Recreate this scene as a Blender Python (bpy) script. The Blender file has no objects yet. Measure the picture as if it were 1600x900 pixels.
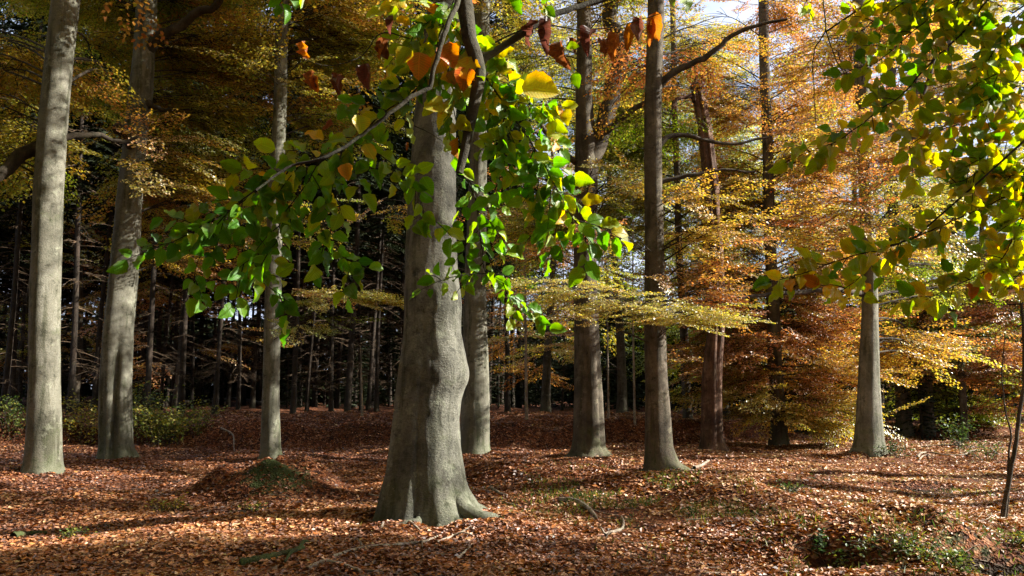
import bpy, math, numpy as np
from math import radians, sin, cos, tan, pi
rng = np.random.default_rng(11)
sc = bpy.context.scene
COL = sc.collection

# ------------------------------------------------------------------ camera
FPX = 1244.4
TILT = radians(7.6)
CAMZ = 1.6
cd = bpy.data.cameras.new('camera'); cam = bpy.data.objects.new('camera', cd); COL.objects.link(cam)
cd.sensor_width = 36; cd.lens = 28; cd.clip_start = 0.05; cd.clip_end = 2000
cam.location = (0, 0, CAMZ); cam.rotation_euler = (radians(90) + TILT, 0, 0)
sc.camera = cam
# ------------------------------------------------------------------ light
SUN_EL = radians(30)
SUN_AZ = radians(1)         # degrees towards the far side, measured from +X
TE = tan(SUN_EL)
world = bpy.data.worlds.new('World'); sc.world = world; world.use_nodes = True
wn = world.node_tree; bg = wn.nodes['Background']
sky = wn.nodes.new('ShaderNodeTexSky'); sky.sky_type = 'NISHITA'; sky.sun_disc = False
sky.sun_elevation = SUN_EL; sky.sun_rotation = radians(90) - SUN_AZ
sky.air_density = 1.0; sky.dust_density = 2.5; sky.ozone_density = 1.0
_tc = wn.nodes.new('ShaderNodeTexCoord'); _nz = wn.nodes.new('ShaderNodeTexNoise'); _nz.inputs['Scale'].default_value = 3.2; _nz.inputs['Detail'].default_value = 7; _nz.inputs['Roughness'].default_value = .6
_mp = wn.nodes.new('ShaderNodeMapping'); _mp.inputs['Scale'].default_value = (1, 1, 2.4); wn.links.new(_tc.outputs['Generated'], _mp.inputs[0]); wn.links.new(_mp.outputs[0], _nz.inputs['Vector'])
_mr = wn.nodes.new('ShaderNodeMapRange'); _mr.inputs[1].default_value = .36; _mr.inputs[2].default_value = .56; wn.links.new(_nz.outputs[0], _mr.inputs[0])
_mx = wn.nodes.new('ShaderNodeMix'); _mx.data_type = 'RGBA'; _mx.inputs[7].default_value = (6.2, 7.0, 9.0, 1); wn.links.new(_mr.outputs[0], _mx.inputs[0]); wn.links.new(sky.outputs[0], _mx.inputs[6])
wn.links.new(_mx.outputs[2], bg.inputs[0]); bg.inputs[1].default_value = 0.05
sd = bpy.data.lights.new('sun', 'SUN'); so = bpy.data.objects.new('sun', sd); COL.objects.link(so)
sd.energy = 5.0; sd.angle = radians(0.55); sd.color = (1.0, 0.93, 0.80)
import mathutils
so.rotation_euler = mathutils.Vector((cos(SUN_EL) * cos(SUN_AZ), cos(SUN_EL) * sin(SUN_AZ), sin(SUN_EL))).to_track_quat('Z', 'Y').to_euler()
so.location = (30, 0, 30)
vs = sc.view_settings; vs.view_transform = 'Standard'; vs.look = 'None'; vs.gamma = 1.0; vs.exposure = 1.7; vs.use_curve_mapping = False
cy = sc.cycles
cy.max_bounces = 5; cy.diffuse_bounces = 1; cy.glossy_bounces = 2; cy.transmission_bounces = 3; cy.transparent_max_bounces = 4
cy.caustics_reflective = False; cy.caustics_refractive = False
cy.use_adaptive_sampling = True; cy.adaptive_threshold = 0.02
cy.use_denoising = True
try:
    cy.denoiser = 'OPENIMAGEDENOISE'; cy.denoising_input_passes = 'RGB_ALBEDO_NORMAL'
except Exception: pass

# ------------------------------------------------------------------ pixel <-> world helpers
def ray(u, v):
    dx = (u - 800) / FPX; dy = (450 - v) / FPX
    return np.array([dx, cos(TILT) - dy * sin(TILT), sin(TILT) + dy * cos(TILT)])
def P(u, v, d):
    r = ray(u, v); k = d / r[1]
    return np.array([r[0] * k, d, CAMZ + r[2] * k])
def px(d, v=616):            # metres per pixel at depth d
    return d / (FPX * ray(800, v)[1])

# ------------------------------------------------------------------ noise
def _h(ix, iy, iz, s):
    n = (ix * 374761393 + iy * 668265263 + iz * 2147483647 + s * 1274126177) & 0xffffffff
    n = ((n ^ (n >> 13)) * 1274126177) & 0xffffffff
    n = n ^ (n >> 16)
    return (n & 0xffff) / 65535.0
def vnoise(x, y, z=0.0, seed=0):
    x, y, z = np.broadcast_arrays(np.asarray(x, float), np.asarray(y, float), np.asarray(z, float))
    ix = np.floor(x).astype(np.int64); iy = np.floor(y).astype(np.int64); iz = np.floor(z).astype(np.int64)
    fx = x - ix; fy = y - iy; fz = z - iz
    fx = fx * fx * (3 - 2 * fx); fy = fy * fy * (3 - 2 * fy); fz = fz * fz * (3 - 2 * fz)
    r = 0
    for a in (0, 1):
        for b in (0, 1):
            for c in (0, 1):
                w = (fx if a else 1 - fx) * (fy if b else 1 - fy) * (fz if c else 1 - fz)
                r = r + w * _h(ix + a, iy + b, iz + c, seed)
    return r * 2 - 1
def sstep(a, b, x):
    t = np.clip((x - a) / (b - a), 0, 1); return t * t * (3 - 2 * t)

# ------------------------------------------------------------------ terrain
def seg_d(x, y, ax, ay, bx, by):
    dx, dy = bx - ax, by - ay
    t = np.clip(((x - ax) * dx + (y - ay) * dy) / (dx * dx + dy * dy), 0, 1)
    return np.hypot(x - ax - t * dx, y - ay - t * dy)
def G2(x, y, cx, cy_, sx, sy=None):
    sy = sy or sx
    return np.exp(-(((x - cx) / sx) ** 2 + ((y - cy_) / sy) ** 2))
def hgt(x, y):
    x = np.asarray(x, float); y = np.asarray(y, float)
    z = 0.13 * vnoise(x / 3.1, y / 2.6, 0, 3) + 0.07 * vnoise(x / 1.1, y / 0.9, 0, 5) + 0.034 * vnoise(x / .42, y / .38, 0, 7) + 0.008 * vnoise(x / .16, y / .16, 0, 9)
    e = 24.5 + 1.2 * vnoise(x / 4, 3.3, 0, 2) + sstep(4, 12, x) * 6
    z = z + (0.75 - 0.38 * sstep(4, 14, x)) * sstep(e, e + .8, y) * (1 + .3 * vnoise(x / 1.2, y / 1.2, 0, 41))
    z = z - 0.04 * G2(x, y, -1.0, 10.0, 1.8, 1.2)
    z = z + 0.50 * np.exp(-(((x + 4.0) / (1.0 + .25 * vnoise(x / .9, y / .9, 0, 71))) ** 2 + ((y - 13.7) / .85) ** 2) ** 1.9) * (1 + .35 * vnoise(x / .5, y / .5, 0, 72))              # mossy mound
    z = z + 0.36 * np.exp(-(seg_d(x, y, -.3, 13.6, 2.9, 11.6) / .95) ** 2)
    z = z + 0.26 * G2(x, y, 4.9, 14.2, 1.2, .9)
    z = z + 0.34 * G2(x, y, 4.3, 8.9, 1.5, 1.0) * (1 + .5 * vnoise(x / .5, y / .5, 0, 21))
    z = z - 0.20 * sstep(.0, .35, 15.0 + .3 * vnoise(x / .8, 1.1, 0, 4) - y) * np.exp(-((x - 7.1) / 1.3) ** 2) * sstep(12.5, 14.6, y)
    z = z - 0.6 * G2(x, y, *HOLES[0]) - 0.6 * G2(x, y, *HOLES[1]) - 0.2 * G2(x, y, *HOLES[2])
    z = z - 0.25 * G2(x, y, -8.5, 23.2, 4.0, 1.2)
    for bx, by_, br in BASES: z = z + np.clip(.07 + .09 * vnoise(x / .28, y / .28, 0, 91), 0, 1) * G2(x, y, bx, by_ - .15, br * 1.7)
    z = z + 1.2 * sstep(60, 200, y) + 0.4 * sstep(16, 40, np.abs(x))
    return z
BASES = [(-8.8, 15.2, .5), (-9.5, 19.5, .5), (-5.8, 19.6, .35), (-1.03, 22.9, .5), (2.04, 21.25, .5), (3.35, 18.1, .4), (5.9, 23.8, .4), (8.8, 20.1, .45), (-1.03, 10.1, .62)]
HOLES = [(3.12, 8.28, .24, .17), (4.62, 7.95, .34, .2), (3.25, 8.0, .26, .16)]
def G(u, v, tmax=80):
    r = ray(u, v); t = np.linspace(4, tmax, 6000)
    X = r[0] * t; Y = r[1] * t; Z = CAMZ + r[2] * t
    below = Z < hgt(X, Y)
    i = int(np.argmax(below)) if below.any() else len(t) - 1
    return np.array([X[i], Y[i], float(hgt(X[i], Y[i]))])

# ------------------------------------------------------------------ mesh helpers (quads only)
def build(name, V, Q, mat, parent=None, face=None, uv=None, smooth=False):
    V = np.asarray(V, np.float32).reshape(-1, 3); Q = np.asarray(Q, np.int32).reshape(-1, 4)
    if parent is not None: V = V - np.array(parent.location, np.float32)
    me = bpy.data.meshes.new(name)
    me.vertices.add(len(V)); me.vertices.foreach_set('co', V.ravel())
    me.loops.add(len(Q) * 4); me.loops.foreach_set('vertex_index', Q.ravel())
    me.polygons.add(len(Q)); me.polygons.foreach_set('loop_start', np.arange(0, len(Q) * 4, 4, dtype=np.int32))
    try: me.polygons.foreach_set('loop_total', np.full(len(Q), 4, np.int32))
    except Exception: pass
    me.polygons.foreach_set('use_smooth', np.full(len(Q), smooth, bool))
    if face is not None:
        at = me.attributes.new('tint', 'FLOAT', 'FACE'); at.data.foreach_set('value', np.asarray(face, np.float32))
    if uv is not None:
        ul = me.uv_layers.new(name='UVMap'); ul.data.foreach_set('uv', np.asarray(uv, np.float32)[Q.ravel()].ravel())
    me.update(calc_edges=True)
    me.materials.append(mat)
    o = bpy.data.objects.new(name, me); COL.objects.link(o)
    if parent is not None: o.parent = parent
    return o
def tag(o, label=None, cat=None, group=None, kind=None):
    if label: o['label'] = label
    if cat: o['category'] = cat
    if group: o['group'] = group
    if kind: o['kind'] = kind
    return o
def thing(name, loc, label, cat, group=None):
    o = bpy.data.objects.new(name, None); COL.objects.link(o); o.location = tuple(float(a) for a in loc)
    o.empty_display_size = .2
    return tag(o, label, cat, group)
class MB:
    def __init__(s): s.V = []; s.Q = []; s.F = []; s.U = []; s.n = 0
    def add(s, V, Q, f=None, uv=None):
        V = np.asarray(V, float).reshape(-1, 3); Q = np.asarray(Q).reshape(-1, 4)
        s.V.append(V); s.Q.append(Q + s.n); s.n += len(V)
        s.F.append(np.zeros(len(Q)) if f is None else np.broadcast_to(f, (len(Q),)))
        s.U.append(np.zeros((len(V), 2)) if uv is None else uv)
    def get(s): return np.concatenate(s.V), np.concatenate(s.Q), np.concatenate(s.F), np.concatenate(s.U)
    def build(s, name, mat, parent=None, face=False, uv=False, smooth=False):
        if not s.V: return None
        V, Q, F, U = s.get()
        return build(name, V, Q, mat, parent, F if face else None, U if uv else None, smooth)
def tube(pts, rad, n=6, rfun=None, closed=True):
    pts = np.asarray(pts, float); N = len(pts); rad = np.broadcast_to(rad, (N,)).astype(float)
    T = np.gradient(pts, axis=0); T /= np.linalg.norm(T, axis=1)[:, None] + 1e-9
    up = np.array([0.13, -1, 0.07]) if abs(T[0][1]) < .8 else np.array([1, .1, .1])
    A = np.zeros_like(T); a = up
    for i in range(N):
        a = a - T[i] * a.dot(T[i]); a = a / (np.linalg.norm(a) + 1e-9); A[i] = a
    B = np.cross(T, A)
    th = np.arange(n) * 2 * pi / n
    R = rad[:, None] * np.ones(n)[None]
    if rfun is not None: R = rfun(R, th, pts)
    V = pts[:, None] + R[..., None] * (np.cos(th)[None, :, None] * A[:, None] + np.sin(th)[None, :, None] * B[:, None])
    V = V.reshape(-1, 3)
    i = np.arange(N - 1)[:, None] * n; j = np.arange(n)[None]; k = (j + 1) % n
    Q = np.stack(np.broadcast_arrays(i + j, i + k, i + n + k, i + n + j), -1).reshape(-1, 4)
    if closed and n == 6 or closed and n == 8 or closed and n == 4:
        b = (N - 1) * n
        Q = np.concatenate([Q, [[b + m, b + m + 1, b + m + 2, b + (m + 3) % n] for m in ((0, 2, 4) if n == 8 else (0,))] + ([[b, b + 3, b + 4, b + 5]] if n == 6 else []) if n != 8 else Q[:0].tolist() or [[b, b + 1, b + 2, b + 3], [b, b + 3, b + 4, b + 5], [b, b + 5, b + 6, b + 7]]])
    return V, Q
def smooth_line(pts, n):
    pts = np.asarray(pts, float)
    if len(pts) < 3:
        t = np.linspace(0, 1, n)[:, None]; return pts[0] * (1 - t) + pts[-1] * t
    s = np.r_[0, np.cumsum(np.linalg.norm(np.diff(pts, axis=0), axis=1))]; s /= s[-1]
    t = np.linspace(0, 1, n)
    m = np.gradient(pts, s, axis=0)
    k = np.clip(np.searchsorted(s, t, 'right') - 1, 0, len(s) - 2)
    h = (s[k + 1] - s[k])[:, None]; w = ((t - s[k]) / (s[k + 1] - s[k]))[:, None]
    return (2 * w**3 - 3 * w**2 + 1) * pts[k] + (w**3 - 2 * w**2 + w) * h * m[k] + (-2 * w**3 + 3 * w**2) * pts[k + 1] + (w**3 - w**2) * h * m[k + 1]
def unit(a): return a / (np.linalg.norm(a, axis=-1, keepdims=True) + 1e-9)

# ------------------------------------------------------------------ materials
def new_mat(name):
    m = bpy.data.materials.new(name); m.use_nodes = True
    nt = m.node_tree; nt.nodes.clear()
    return m, nt, (lambda t, **k: _nd(nt, t, k))
def _nd(nt, t, k):
    n = nt.nodes.new('ShaderNode' + t)
    for a, b in k.items():
        if a.startswith('i_'):
            key = a[2:]; key = int(key) if key.isdigit() else key.replace('_', ' ')
            n.inputs[key].default_value = b
        else: setattr(n, a, b)
    return n
def ramp(nd, stops, interp='LINEAR'):
    r = nd('ValToRGB'); cr = r.color_ramp; cr.interpolation = interp
    while len(cr.elements) < len(stops): cr.elements.new(0.5)
    for e, (p, c) in zip(cr.elements, stops): e.position = p; e.color = (*c, 1)
    return r
def leaf_mat(name, stops, transl=0.45, rough=.5, gloss=.25, veins=False, jitter=.25):
    m, nt, nd = new_mat(name); L = nt.links.new
    at = nd('Attribute', attribute_name='tint')
    r = ramp(nd, stops); L(at.outputs['Fac'], r.inputs[0])
    col = r.outputs[0]
    geo = nd('NewGeometry')
    hs = nd('HueSaturation'); mr = nd('MapRange', i_3=1 - jitter, i_4=1 + jitter)
    L(geo.outputs['Random Per Island'], mr.inputs[0]); L(mr.outputs[0], hs.inputs['Value']); L(col, hs.inputs['Color']); col = hs.outputs[0]
    bump = None
    if veins:
        uvn = nd('UVMap', uv_map='UVMap'); sx = nd('SeparateXYZ'); L(uvn.outputs[0], sx.inputs[0])
        ab = nd('Math', operation='ABSOLUTE'); sb = nd('Math', operation='SUBTRACT', i_1=.5); L(sx.outputs[1], sb.inputs[0]); L(sb.outputs[0], ab.inputs[0])
        mu = nd('Math', operation='MULTIPLY', i_1=.55); L(ab.outputs[0], mu.inputs[0])
        s2 = nd('Math', operation='SUBTRACT'); L(sx.outputs[0], s2.inputs[0]); L(mu.outputs[0], s2.inputs[1])
        m2 = nd('Math', operation='MULTIPLY', i_1=11.0); L(s2.outputs[0], m2.inputs[0])
        pg = nd('Math', operation='PINGPONG', i_1=.5); L(m2.outputs[0], pg.inputs[0])
        vein = nd('MapRange', i_1=0.0, i_2=.14, i_3=1.0, i_4=0.0); L(pg.outputs[0], vein.inputs[0])
        mid = nd('MapRange', i_1=0.0, i_2=.035, i_3=1.0, i_4=0.0); L(ab.outputs[0], mid.inputs[0])
        mx = nd('Math', operation='MAXIMUM'); L(vein.outputs[0], mx.inputs[0]); L(mid.outputs[0], mx.inputs[1])
        mxc = nd('Mix', data_type='RGBA', blend_type='MULTIPLY'); mxc.inputs[7].default_value = (1.9, 1.7, 2.2, 1)
        sc_ = nd('Math', operation='MULTIPLY', i_1=.5); L(mx.outputs[0], sc_.inputs[0]); L(sc_.outputs[0], mxc.inputs[0]); L(col, mxc.inputs[6])
        nz = nd('TexNoise', i_Scale=45.0, i_Detail=3.0); gc = nd('TexCoord'); L(gc.outputs['Object'], nz.inputs['Vector'])
        rr = nd('MapRange', i_1=.55, i_2=.72, i_3=0.0, i_4=.55); L(nz.outputs[0], rr.inputs[0])
        mb = nd('Mix', data_type='RGBA', blend_type='MULTIPLY'); mb.inputs[7].default_value = (1.1, .62, .45, 1); L(rr.outputs[0], mb.inputs[0]); L(mxc.outputs[2], mb.inputs[6])
        col = mb.outputs[2]
        eg = nd('MapRange', i_1=.16, i_2=.36, i_3=0.0, i_4=.8); L(ab.outputs[0], eg.inputs[0])
        n3 = nd('TexNoise', i_Scale=14.0, i_Detail=2.0); L(gc.outputs['Object'], n3.inputs['Vector']); r3 = nd('MapRange', i_1=.42, i_2=.62); L(n3.outputs[0], r3.inputs[0])
        e3 = nd('Math', operation='MULTIPLY'); L(eg.outputs[0], e3.inputs[0]); L(r3.outputs[0], e3.inputs[1])
        m3_ = nd('Mix', data_type='RGBA', blend_type='MULTIPLY'); m3_.inputs[7].default_value = (1.8, .95, .6, 1); L(e3.outputs[0], m3_.inputs[0]); L(mb.outputs[2], m3_.inputs[6]); col = m3_.outputs[2]
        bump = nd('Bump', i_Strength=1.0, i_Distance=.006); iv = nd('Math', operation='SUBTRACT', i_0=1.0); L(mx.outputs[0], iv.inputs[1]); L(iv.outputs[0], bump.inputs['Height'])
    di = nd('BsdfDiffuse'); tr = nd('BsdfTranslucent'); gl = nd('BsdfGlossy', i_Roughness=rough); gl.inputs[0].default_value = (.9, .95, 1, 1)
    sat = nd('HueSaturation', i_Saturation=1.12, i_Value=1.5 if veins else 1.35); L(col, sat.inputs['Color'])
    L(col, di.inputs[0]); L(sat.outputs[0], tr.inputs[0])
    mi = nd('MixShader', i_0=transl); L(di.outputs[0], mi.inputs[1]); L(tr.outputs[0], mi.inputs[2])
    fr = nd('Fresnel', i_IOR=1.4); fm = nd('Math', operation='MULTIPLY', i_1=gloss); L(fr.outputs[0], fm.inputs[0])
    m3 = nd('MixShader'); L(fm.outputs[0], m3.inputs[0]); L(mi.outputs[0], m3.inputs[1]); L(gl.outputs[0], m3.inputs[2])
    if bump:
        for s in (di, gl): L(bump.outputs[0], s.inputs['Normal'])
    out = nd('OutputMaterial'); L(m3.outputs[0], out.inputs[0])
    return m
AUT = [(0.0, (.05, .12, .02)), (.22, (.18, .28, .03)), (.42, (.50, .49, .10)), (.55, (.62, .45, .09)), (.70, (.60, .31, .11)), (.85, (.55, .21, .09)), (1.0, (.26, .10, .05))]
M_LEAF = leaf_mat('autumn_foliage', AUT, .5, jitter=.3, gloss=.2)
FG = [(0.0, (.05, .17, .02)), (.3, (.13, .31, .03)), (.5, (.34, .42, .04)), (.65, (.60, .48, .05)), (.8, (.55, .22, .05)), (1.0, (.10, .04, .028))]
M_FGLEAF = leaf_mat('broad_leaf', FG, .55, rough=.55, gloss=.06, veins=True, jitter=.35)
LIT = [(0.0, (.04, .018, .013)), (.3, (.16, .055, .025)), (.55, (.38, .135, .040)), (.75, (.51, .25, .09)), (.9, (.57, .38, .22)), (1.0, (.55, .42, .14))]
M_LITTER = leaf_mat('fallen_leaf', LIT, .12, rough=.6, gloss=.12, jitter=.35)
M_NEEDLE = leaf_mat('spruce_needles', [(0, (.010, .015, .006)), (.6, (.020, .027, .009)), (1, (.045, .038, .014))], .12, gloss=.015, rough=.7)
M_GREEN = leaf_mat('ground_plants', [(0, (.03, .06, .02)), (.4, (.07, .12, .03)), (.7, (.28, .28, .05)), (1, (.48, .30, .06))], .4, gloss=.05)

def bark_mat(name, c1, c2, c3, moss=.3, mossc=(.06, .085, .025), bz=1.0, rough=.85, streak=False, bump=.6, basemoss=1.0):
    m, nt, nd = new_mat(name); L = nt.links.new
    tc = nd('TexCoord')
    n1 = nd('TexNoise', i_Scale=1.6, i_Detail=7.0, i_Roughness=.65); L(tc.outputs['Object'], n1.inputs['Vector'])
    mp = nd('Mapping'); mp.inputs['Scale'].default_value = (3.5, 3.5, 14 * bz) if not streak else (16, 16, 1.4)
    L(tc.outputs['Object'], mp.inputs[0])
    n2 = nd('TexNoise', i_Scale=1.5, i_Detail=6.0, i_Roughness=.7, i_Distortion=1.3); L(mp.outputs[0], n2.inputs['Vector'])
    r1 = ramp(nd, [(.32, c1), (.5, c2), (.68, c3)]); L(n1.outputs[0], r1.inputs[0])
    r2 = ramp(nd, [(.3, (.45, .45, .45)), (.5, (.95, .95, .95)), (.75, (1.15, 1.15, 1.12))]); L(n2.outputs[0], r2.inputs[0])
    mu = nd('Mix', data_type='RGBA', blend_type='MULTIPLY', i_0=.85 if streak else .32); L(r1.outputs[0], mu.inputs[6]); L(r2.outputs[0], mu.inputs[7])
    # dark blotches / scars
    vb = nd('TexNoise', i_Scale=7.0, i_Detail=5.0, i_Roughness=.7); L(tc.outputs['Object'], vb.inputs['Vector'])
    rb = nd('MapRange', i_1=.56, i_2=.68, i_3=0.0, i_4=.75); L(vb.outputs[0], rb.inputs[0])
    md = nd('Mix', data_type='RGBA'); md.inputs[7].default_value = (c1[0] * .4, c1[1] * .4, c1[2] * .35, 1); L(rb.outputs[0], md.inputs[0]); L(mu.outputs[2], md.inputs[6])
    ms_ = nd('Mapping'); ms_.inputs['Scale'].default_value = (5, 5, .55); L(tc.outputs['Object'], ms_.inputs[0])
    ns_ = nd('TexNoise', i_Scale=1.3, i_Detail=5.0, i_Roughness=.6, i_Distortion=.4); L(ms_.outputs[0], ns_.inputs['Vector'])
    rs_ = nd('MapRange', i_1=.50, i_2=.64, i_3=0.0, i_4=.9); L(ns_.outputs[0], rs_.inputs[0])
    ma_ = nd('Mix', data_type='RGBA', blend_type='MULTIPLY'); ma_.inputs[7].default_value = (.42, .44, .36, 1); L(rs_.outputs[0], ma_.inputs[0]); L(md.outputs[2], ma_.inputs[6])
    nl_ = nd('TexNoise', i_Scale=4.2, i_Detail=9.0, i_Roughness=.72); 
    off_ = nd('Mapping'); off_.inputs['Location'].default_value = (13, 5, 2); L(tc.outputs['Object'], off_.inputs[0]); L(off_.outputs[0], nl_.inputs['Vector'])
    rl_ = nd('MapRange', i_1=.57, i_2=.63, i_3=0.0, i_4=.6); L(nl_.outputs[0], rl_.inputs[0])
    md = nd('Mix', data_type='RGBA'); md.inputs[7].default_value = (c3[0] * 1.05, c3[1] * 1.12, c3[2] * 1.02, 1); L(rl_.outputs[0], md.inputs[0]); L(ma_.outputs[2], md.inputs[6])
    # moss
    sx = nd('SeparateXYZ'); L(tc.outputs['Object'], sx.inputs[0])
    lowm = nd('MapRange', i_1=0.0, i_2=1.1, i_3=.15 * basemoss, i_4=0.0); L(sx.outputs[2], lowm.inputs[0])
    nm = nd('TexNoise', i_Scale=3.3, i_Detail=8.0, i_Roughness=.75); L(tc.outputs['Object'], nm.inputs['Vector'])
    ad = nd('Math', operation='ADD'); L(nm.outputs[0], ad.inputs[0]); L(lowm.outputs[0], ad.inputs[1])
    rm = nd('MapRange', i_1=.56, i_2=.66, i_3=0.0, i_4=moss * 2.4); L(ad.outputs[0], rm.inputs[0])
    mm = nd('Mix', data_type='RGBA'); mm.inputs[7].default_value = (*mossc, 1); L(rm.outputs[0], mm.inputs[0]); L(md.outputs[2], mm.inputs[6])
    nf = nd('TexNoise', i_Scale=38.0, i_Detail=6.0, i_Roughness=.7); L(tc.outputs['Object'], nf.inputs['Vector'])
    hsum = nd('Math', operation='ADD'); hm = nd('Math', operation='MULTIPLY', i_1=.7); L(nf.outputs[0], hm.inputs[0]); L(hm.outputs[0], hsum.inputs[0]); h2 = nd('Math', operation='MULTIPLY', i_1=1.0 if streak else .4); L(n2.outputs[0], h2.inputs[0]); L(h2.outputs[0], hsum.inputs[1])
    bp = nd('Bump', i_Strength=bump, i_Distance=.035); L(hsum.outputs[0], bp.inputs['Height'])
    fine = nd('MapRange', i_1=.3, i_2=.7, i_3=.72, i_4=1.2); L(nf.outputs[0], fine.inputs[0])
    mf = nd('Mix', data_type='RGBA', blend_type='MULTIPLY', i_0=1.0); L(mm.outputs[2], mf.inputs[6]); L(fine.outputs[0], mf.inputs[7])
    b = nd('BsdfPrincipled', i_Roughness=rough); b.inputs['Specular IOR Level'].default_value = .3
    L(mf.outputs[2], b.inputs['Base Color']); L(bp.outputs[0], b.inputs['Normal'])
    out = nd('OutputMaterial'); L(b.outputs[0], out.inputs[0])
    return m
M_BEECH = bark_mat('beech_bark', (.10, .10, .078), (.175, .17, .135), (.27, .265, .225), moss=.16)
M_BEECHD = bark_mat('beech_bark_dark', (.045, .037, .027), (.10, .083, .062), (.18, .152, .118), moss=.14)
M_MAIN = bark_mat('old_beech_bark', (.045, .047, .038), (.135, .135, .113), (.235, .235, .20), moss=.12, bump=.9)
M_SPRUCE = bark_mat('spruce_bark', (.016, .012, .009), (.036, .025, .018), (.07, .048, .036), moss=.06, streak=True, bump=1.0)
M_TWIG = bark_mat('twig_bark', (.028, .022, .016), (.055, .043, .03), (.10, .08, .06), moss=.1, basemoss=0)
M_BOUGH = bark_mat('bough_bark', (.014, .013, .009), (.028, .025, .017), (.06, .054, .038), moss=.3, basemoss=0)
M_SNAG = bark_mat('dead_wood', (.06, .032, .022), (.13, .065, .04), (.26, .16, .11), moss=.05, streak=True, bump=1.0)
M_STICK = bark_mat('weathered_stick', (.16, .13, .10), (.32, .26, .21), (.46, .40, .34), moss=.05, streak=True, basemoss=0)
M_DEADTW = bark_mat('dead_twig', (.06, .042, .028), (.12, .08, .05), (.18, .125, .08), moss=.02, basemoss=0)
M_MOSSLOG = bark_mat('mossy_log', (.03, .03, .015), (.06, .06, .025), (.12, .10, .06), moss=.35, mossc=(.05, .075, .02), streak=True)

def ground_mat():
    m, nt, nd = new_mat('leaf_litter'); L = nt.links.new
    tc = nd('TexCoord')
    wn_ = nd('TexNoise', i_Scale=9.0, i_Detail=2.0); L(tc.outputs['Object'], wn_.inputs['Vector'])
    wa = nd('Mix', data_type='RGBA', blend_type='LINEAR_LIGHT', i_0=.035); L(tc.outputs['Object'], wa.inputs[6]); L(wn_.outputs[1], wa.inputs[7])
    v1 = nd('TexVoronoi', i_Scale=17.0, i_Randomness=1.0); L(wa.outputs[2], v1.inputs['Vector'])
    v2 = nd('TexVoronoi', i_Scale=30.0); L(wa.outputs[2], v2.inputs['Vector'])
    s1 = nd('SeparateColor'); L(v1.outputs['Color'], s1.inputs[0]); s2 = nd('SeparateColor'); L(v2.outputs['Color'], s2.inputs[0])
    rs = [(0.0, (.022, .012, .009)), (.3, (.07, .024, .014)), (.6, (.15, .048, .02)), (.85, (.24, .09, .036)), (1.0, (.34, .19, .11))]
    r1 = ramp(nd, rs); L(s1.outputs[0], r1.inputs[0]); r2 = ramp(nd, rs); L(s2.outputs[1], r2.inputs[0])
    sel = nd('Math', operation='GREATER_THAN', i_1=.5); L(s1.outputs[2], sel.inputs[0])
    mx = nd('Mix', data_type='RGBA'); L(sel.outputs[0], mx.inputs[0]); L(r1.outputs[0], mx.inputs[6]); L(r2.outputs[0], mx.inputs[7])
    nb = nd('TexNoise', i_Scale=.9, i_Detail=6.0, i_Roughness=.6); L(tc.outputs['Object'], nb.inputs['Vector'])
    rb = nd('MapRange', i_1=.35, i_2=.65, i_3=.5, i_4=1.2); L(nb.outputs[0], rb.inputs[0])
    mv = nd('Mix', data_type='RGBA', blend_type='MULTIPLY', i_0=1.0); L(mx.outputs[2], mv.inputs[6]); L(rb.outputs[0], mv.inputs[7])
    # moss and soil from vertex mask (where moss grows, dark soil in the hollows, also standing in for burrow shade)
    am = nd('Attribute', attribute_name='moss'); nm = nd('TexNoise', i_Scale=7.0, i_Detail=8.0, i_Roughness=.75); L(tc.outputs['Object'], nm.inputs['Vector'])
    sm = nd('Math', operation='ADD'); L(am.outputs['Fac'], sm.inputs[0]); L(nm.outputs[0], sm.inputs[1])
    mr = nd('MapRange', i_1=1.0, i_2=1.12, i_3=0.0, i_4=1.0); L(sm.outputs[0], mr.inputs[0])
    mc = ramp(nd, [(.3, (.022, .026, .01)), (.6, (.04, .055, .018)), (.8, (.085, .095, .03))]); L(nm.outputs[0], mc.inputs[0])
    mm = nd('Mix', data_type='RGBA'); L(mr.outputs[0], mm.inputs[0]); L(mv.outputs[2], mm.inputs[6]); L(mc.outputs[0], mm.inputs[7])
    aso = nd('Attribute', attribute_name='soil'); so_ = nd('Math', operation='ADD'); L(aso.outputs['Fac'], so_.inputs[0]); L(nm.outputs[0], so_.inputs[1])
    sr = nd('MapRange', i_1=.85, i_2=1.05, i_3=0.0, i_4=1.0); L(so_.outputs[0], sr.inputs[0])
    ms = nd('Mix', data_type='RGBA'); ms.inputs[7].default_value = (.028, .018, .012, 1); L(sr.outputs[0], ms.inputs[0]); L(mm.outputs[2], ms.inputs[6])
    b = nd('BsdfPrincipled', i_Roughness=.85); b.inputs['Specular IOR Level'].default_value = .15; L(ms.outputs[2], b.inputs['Base Color'])
    ad = nd('Math', operation='MULTIPLY_ADD', i_1=.6); L(v1.outputs['Distance'], ad.inputs[0]); L(v2.outputs['Distance'], ad.inputs[2])
    bp = nd('Bump', i_Strength=.8, i_Distance=.03); L(ad.outputs[0], bp.inputs['Height']); L(bp.outputs[0], b.inputs['Normal'])
    out = nd('OutputMaterial'); L(b.outputs[0], out.inputs[0])
    return m
M_GROUND = ground_mat()

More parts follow.
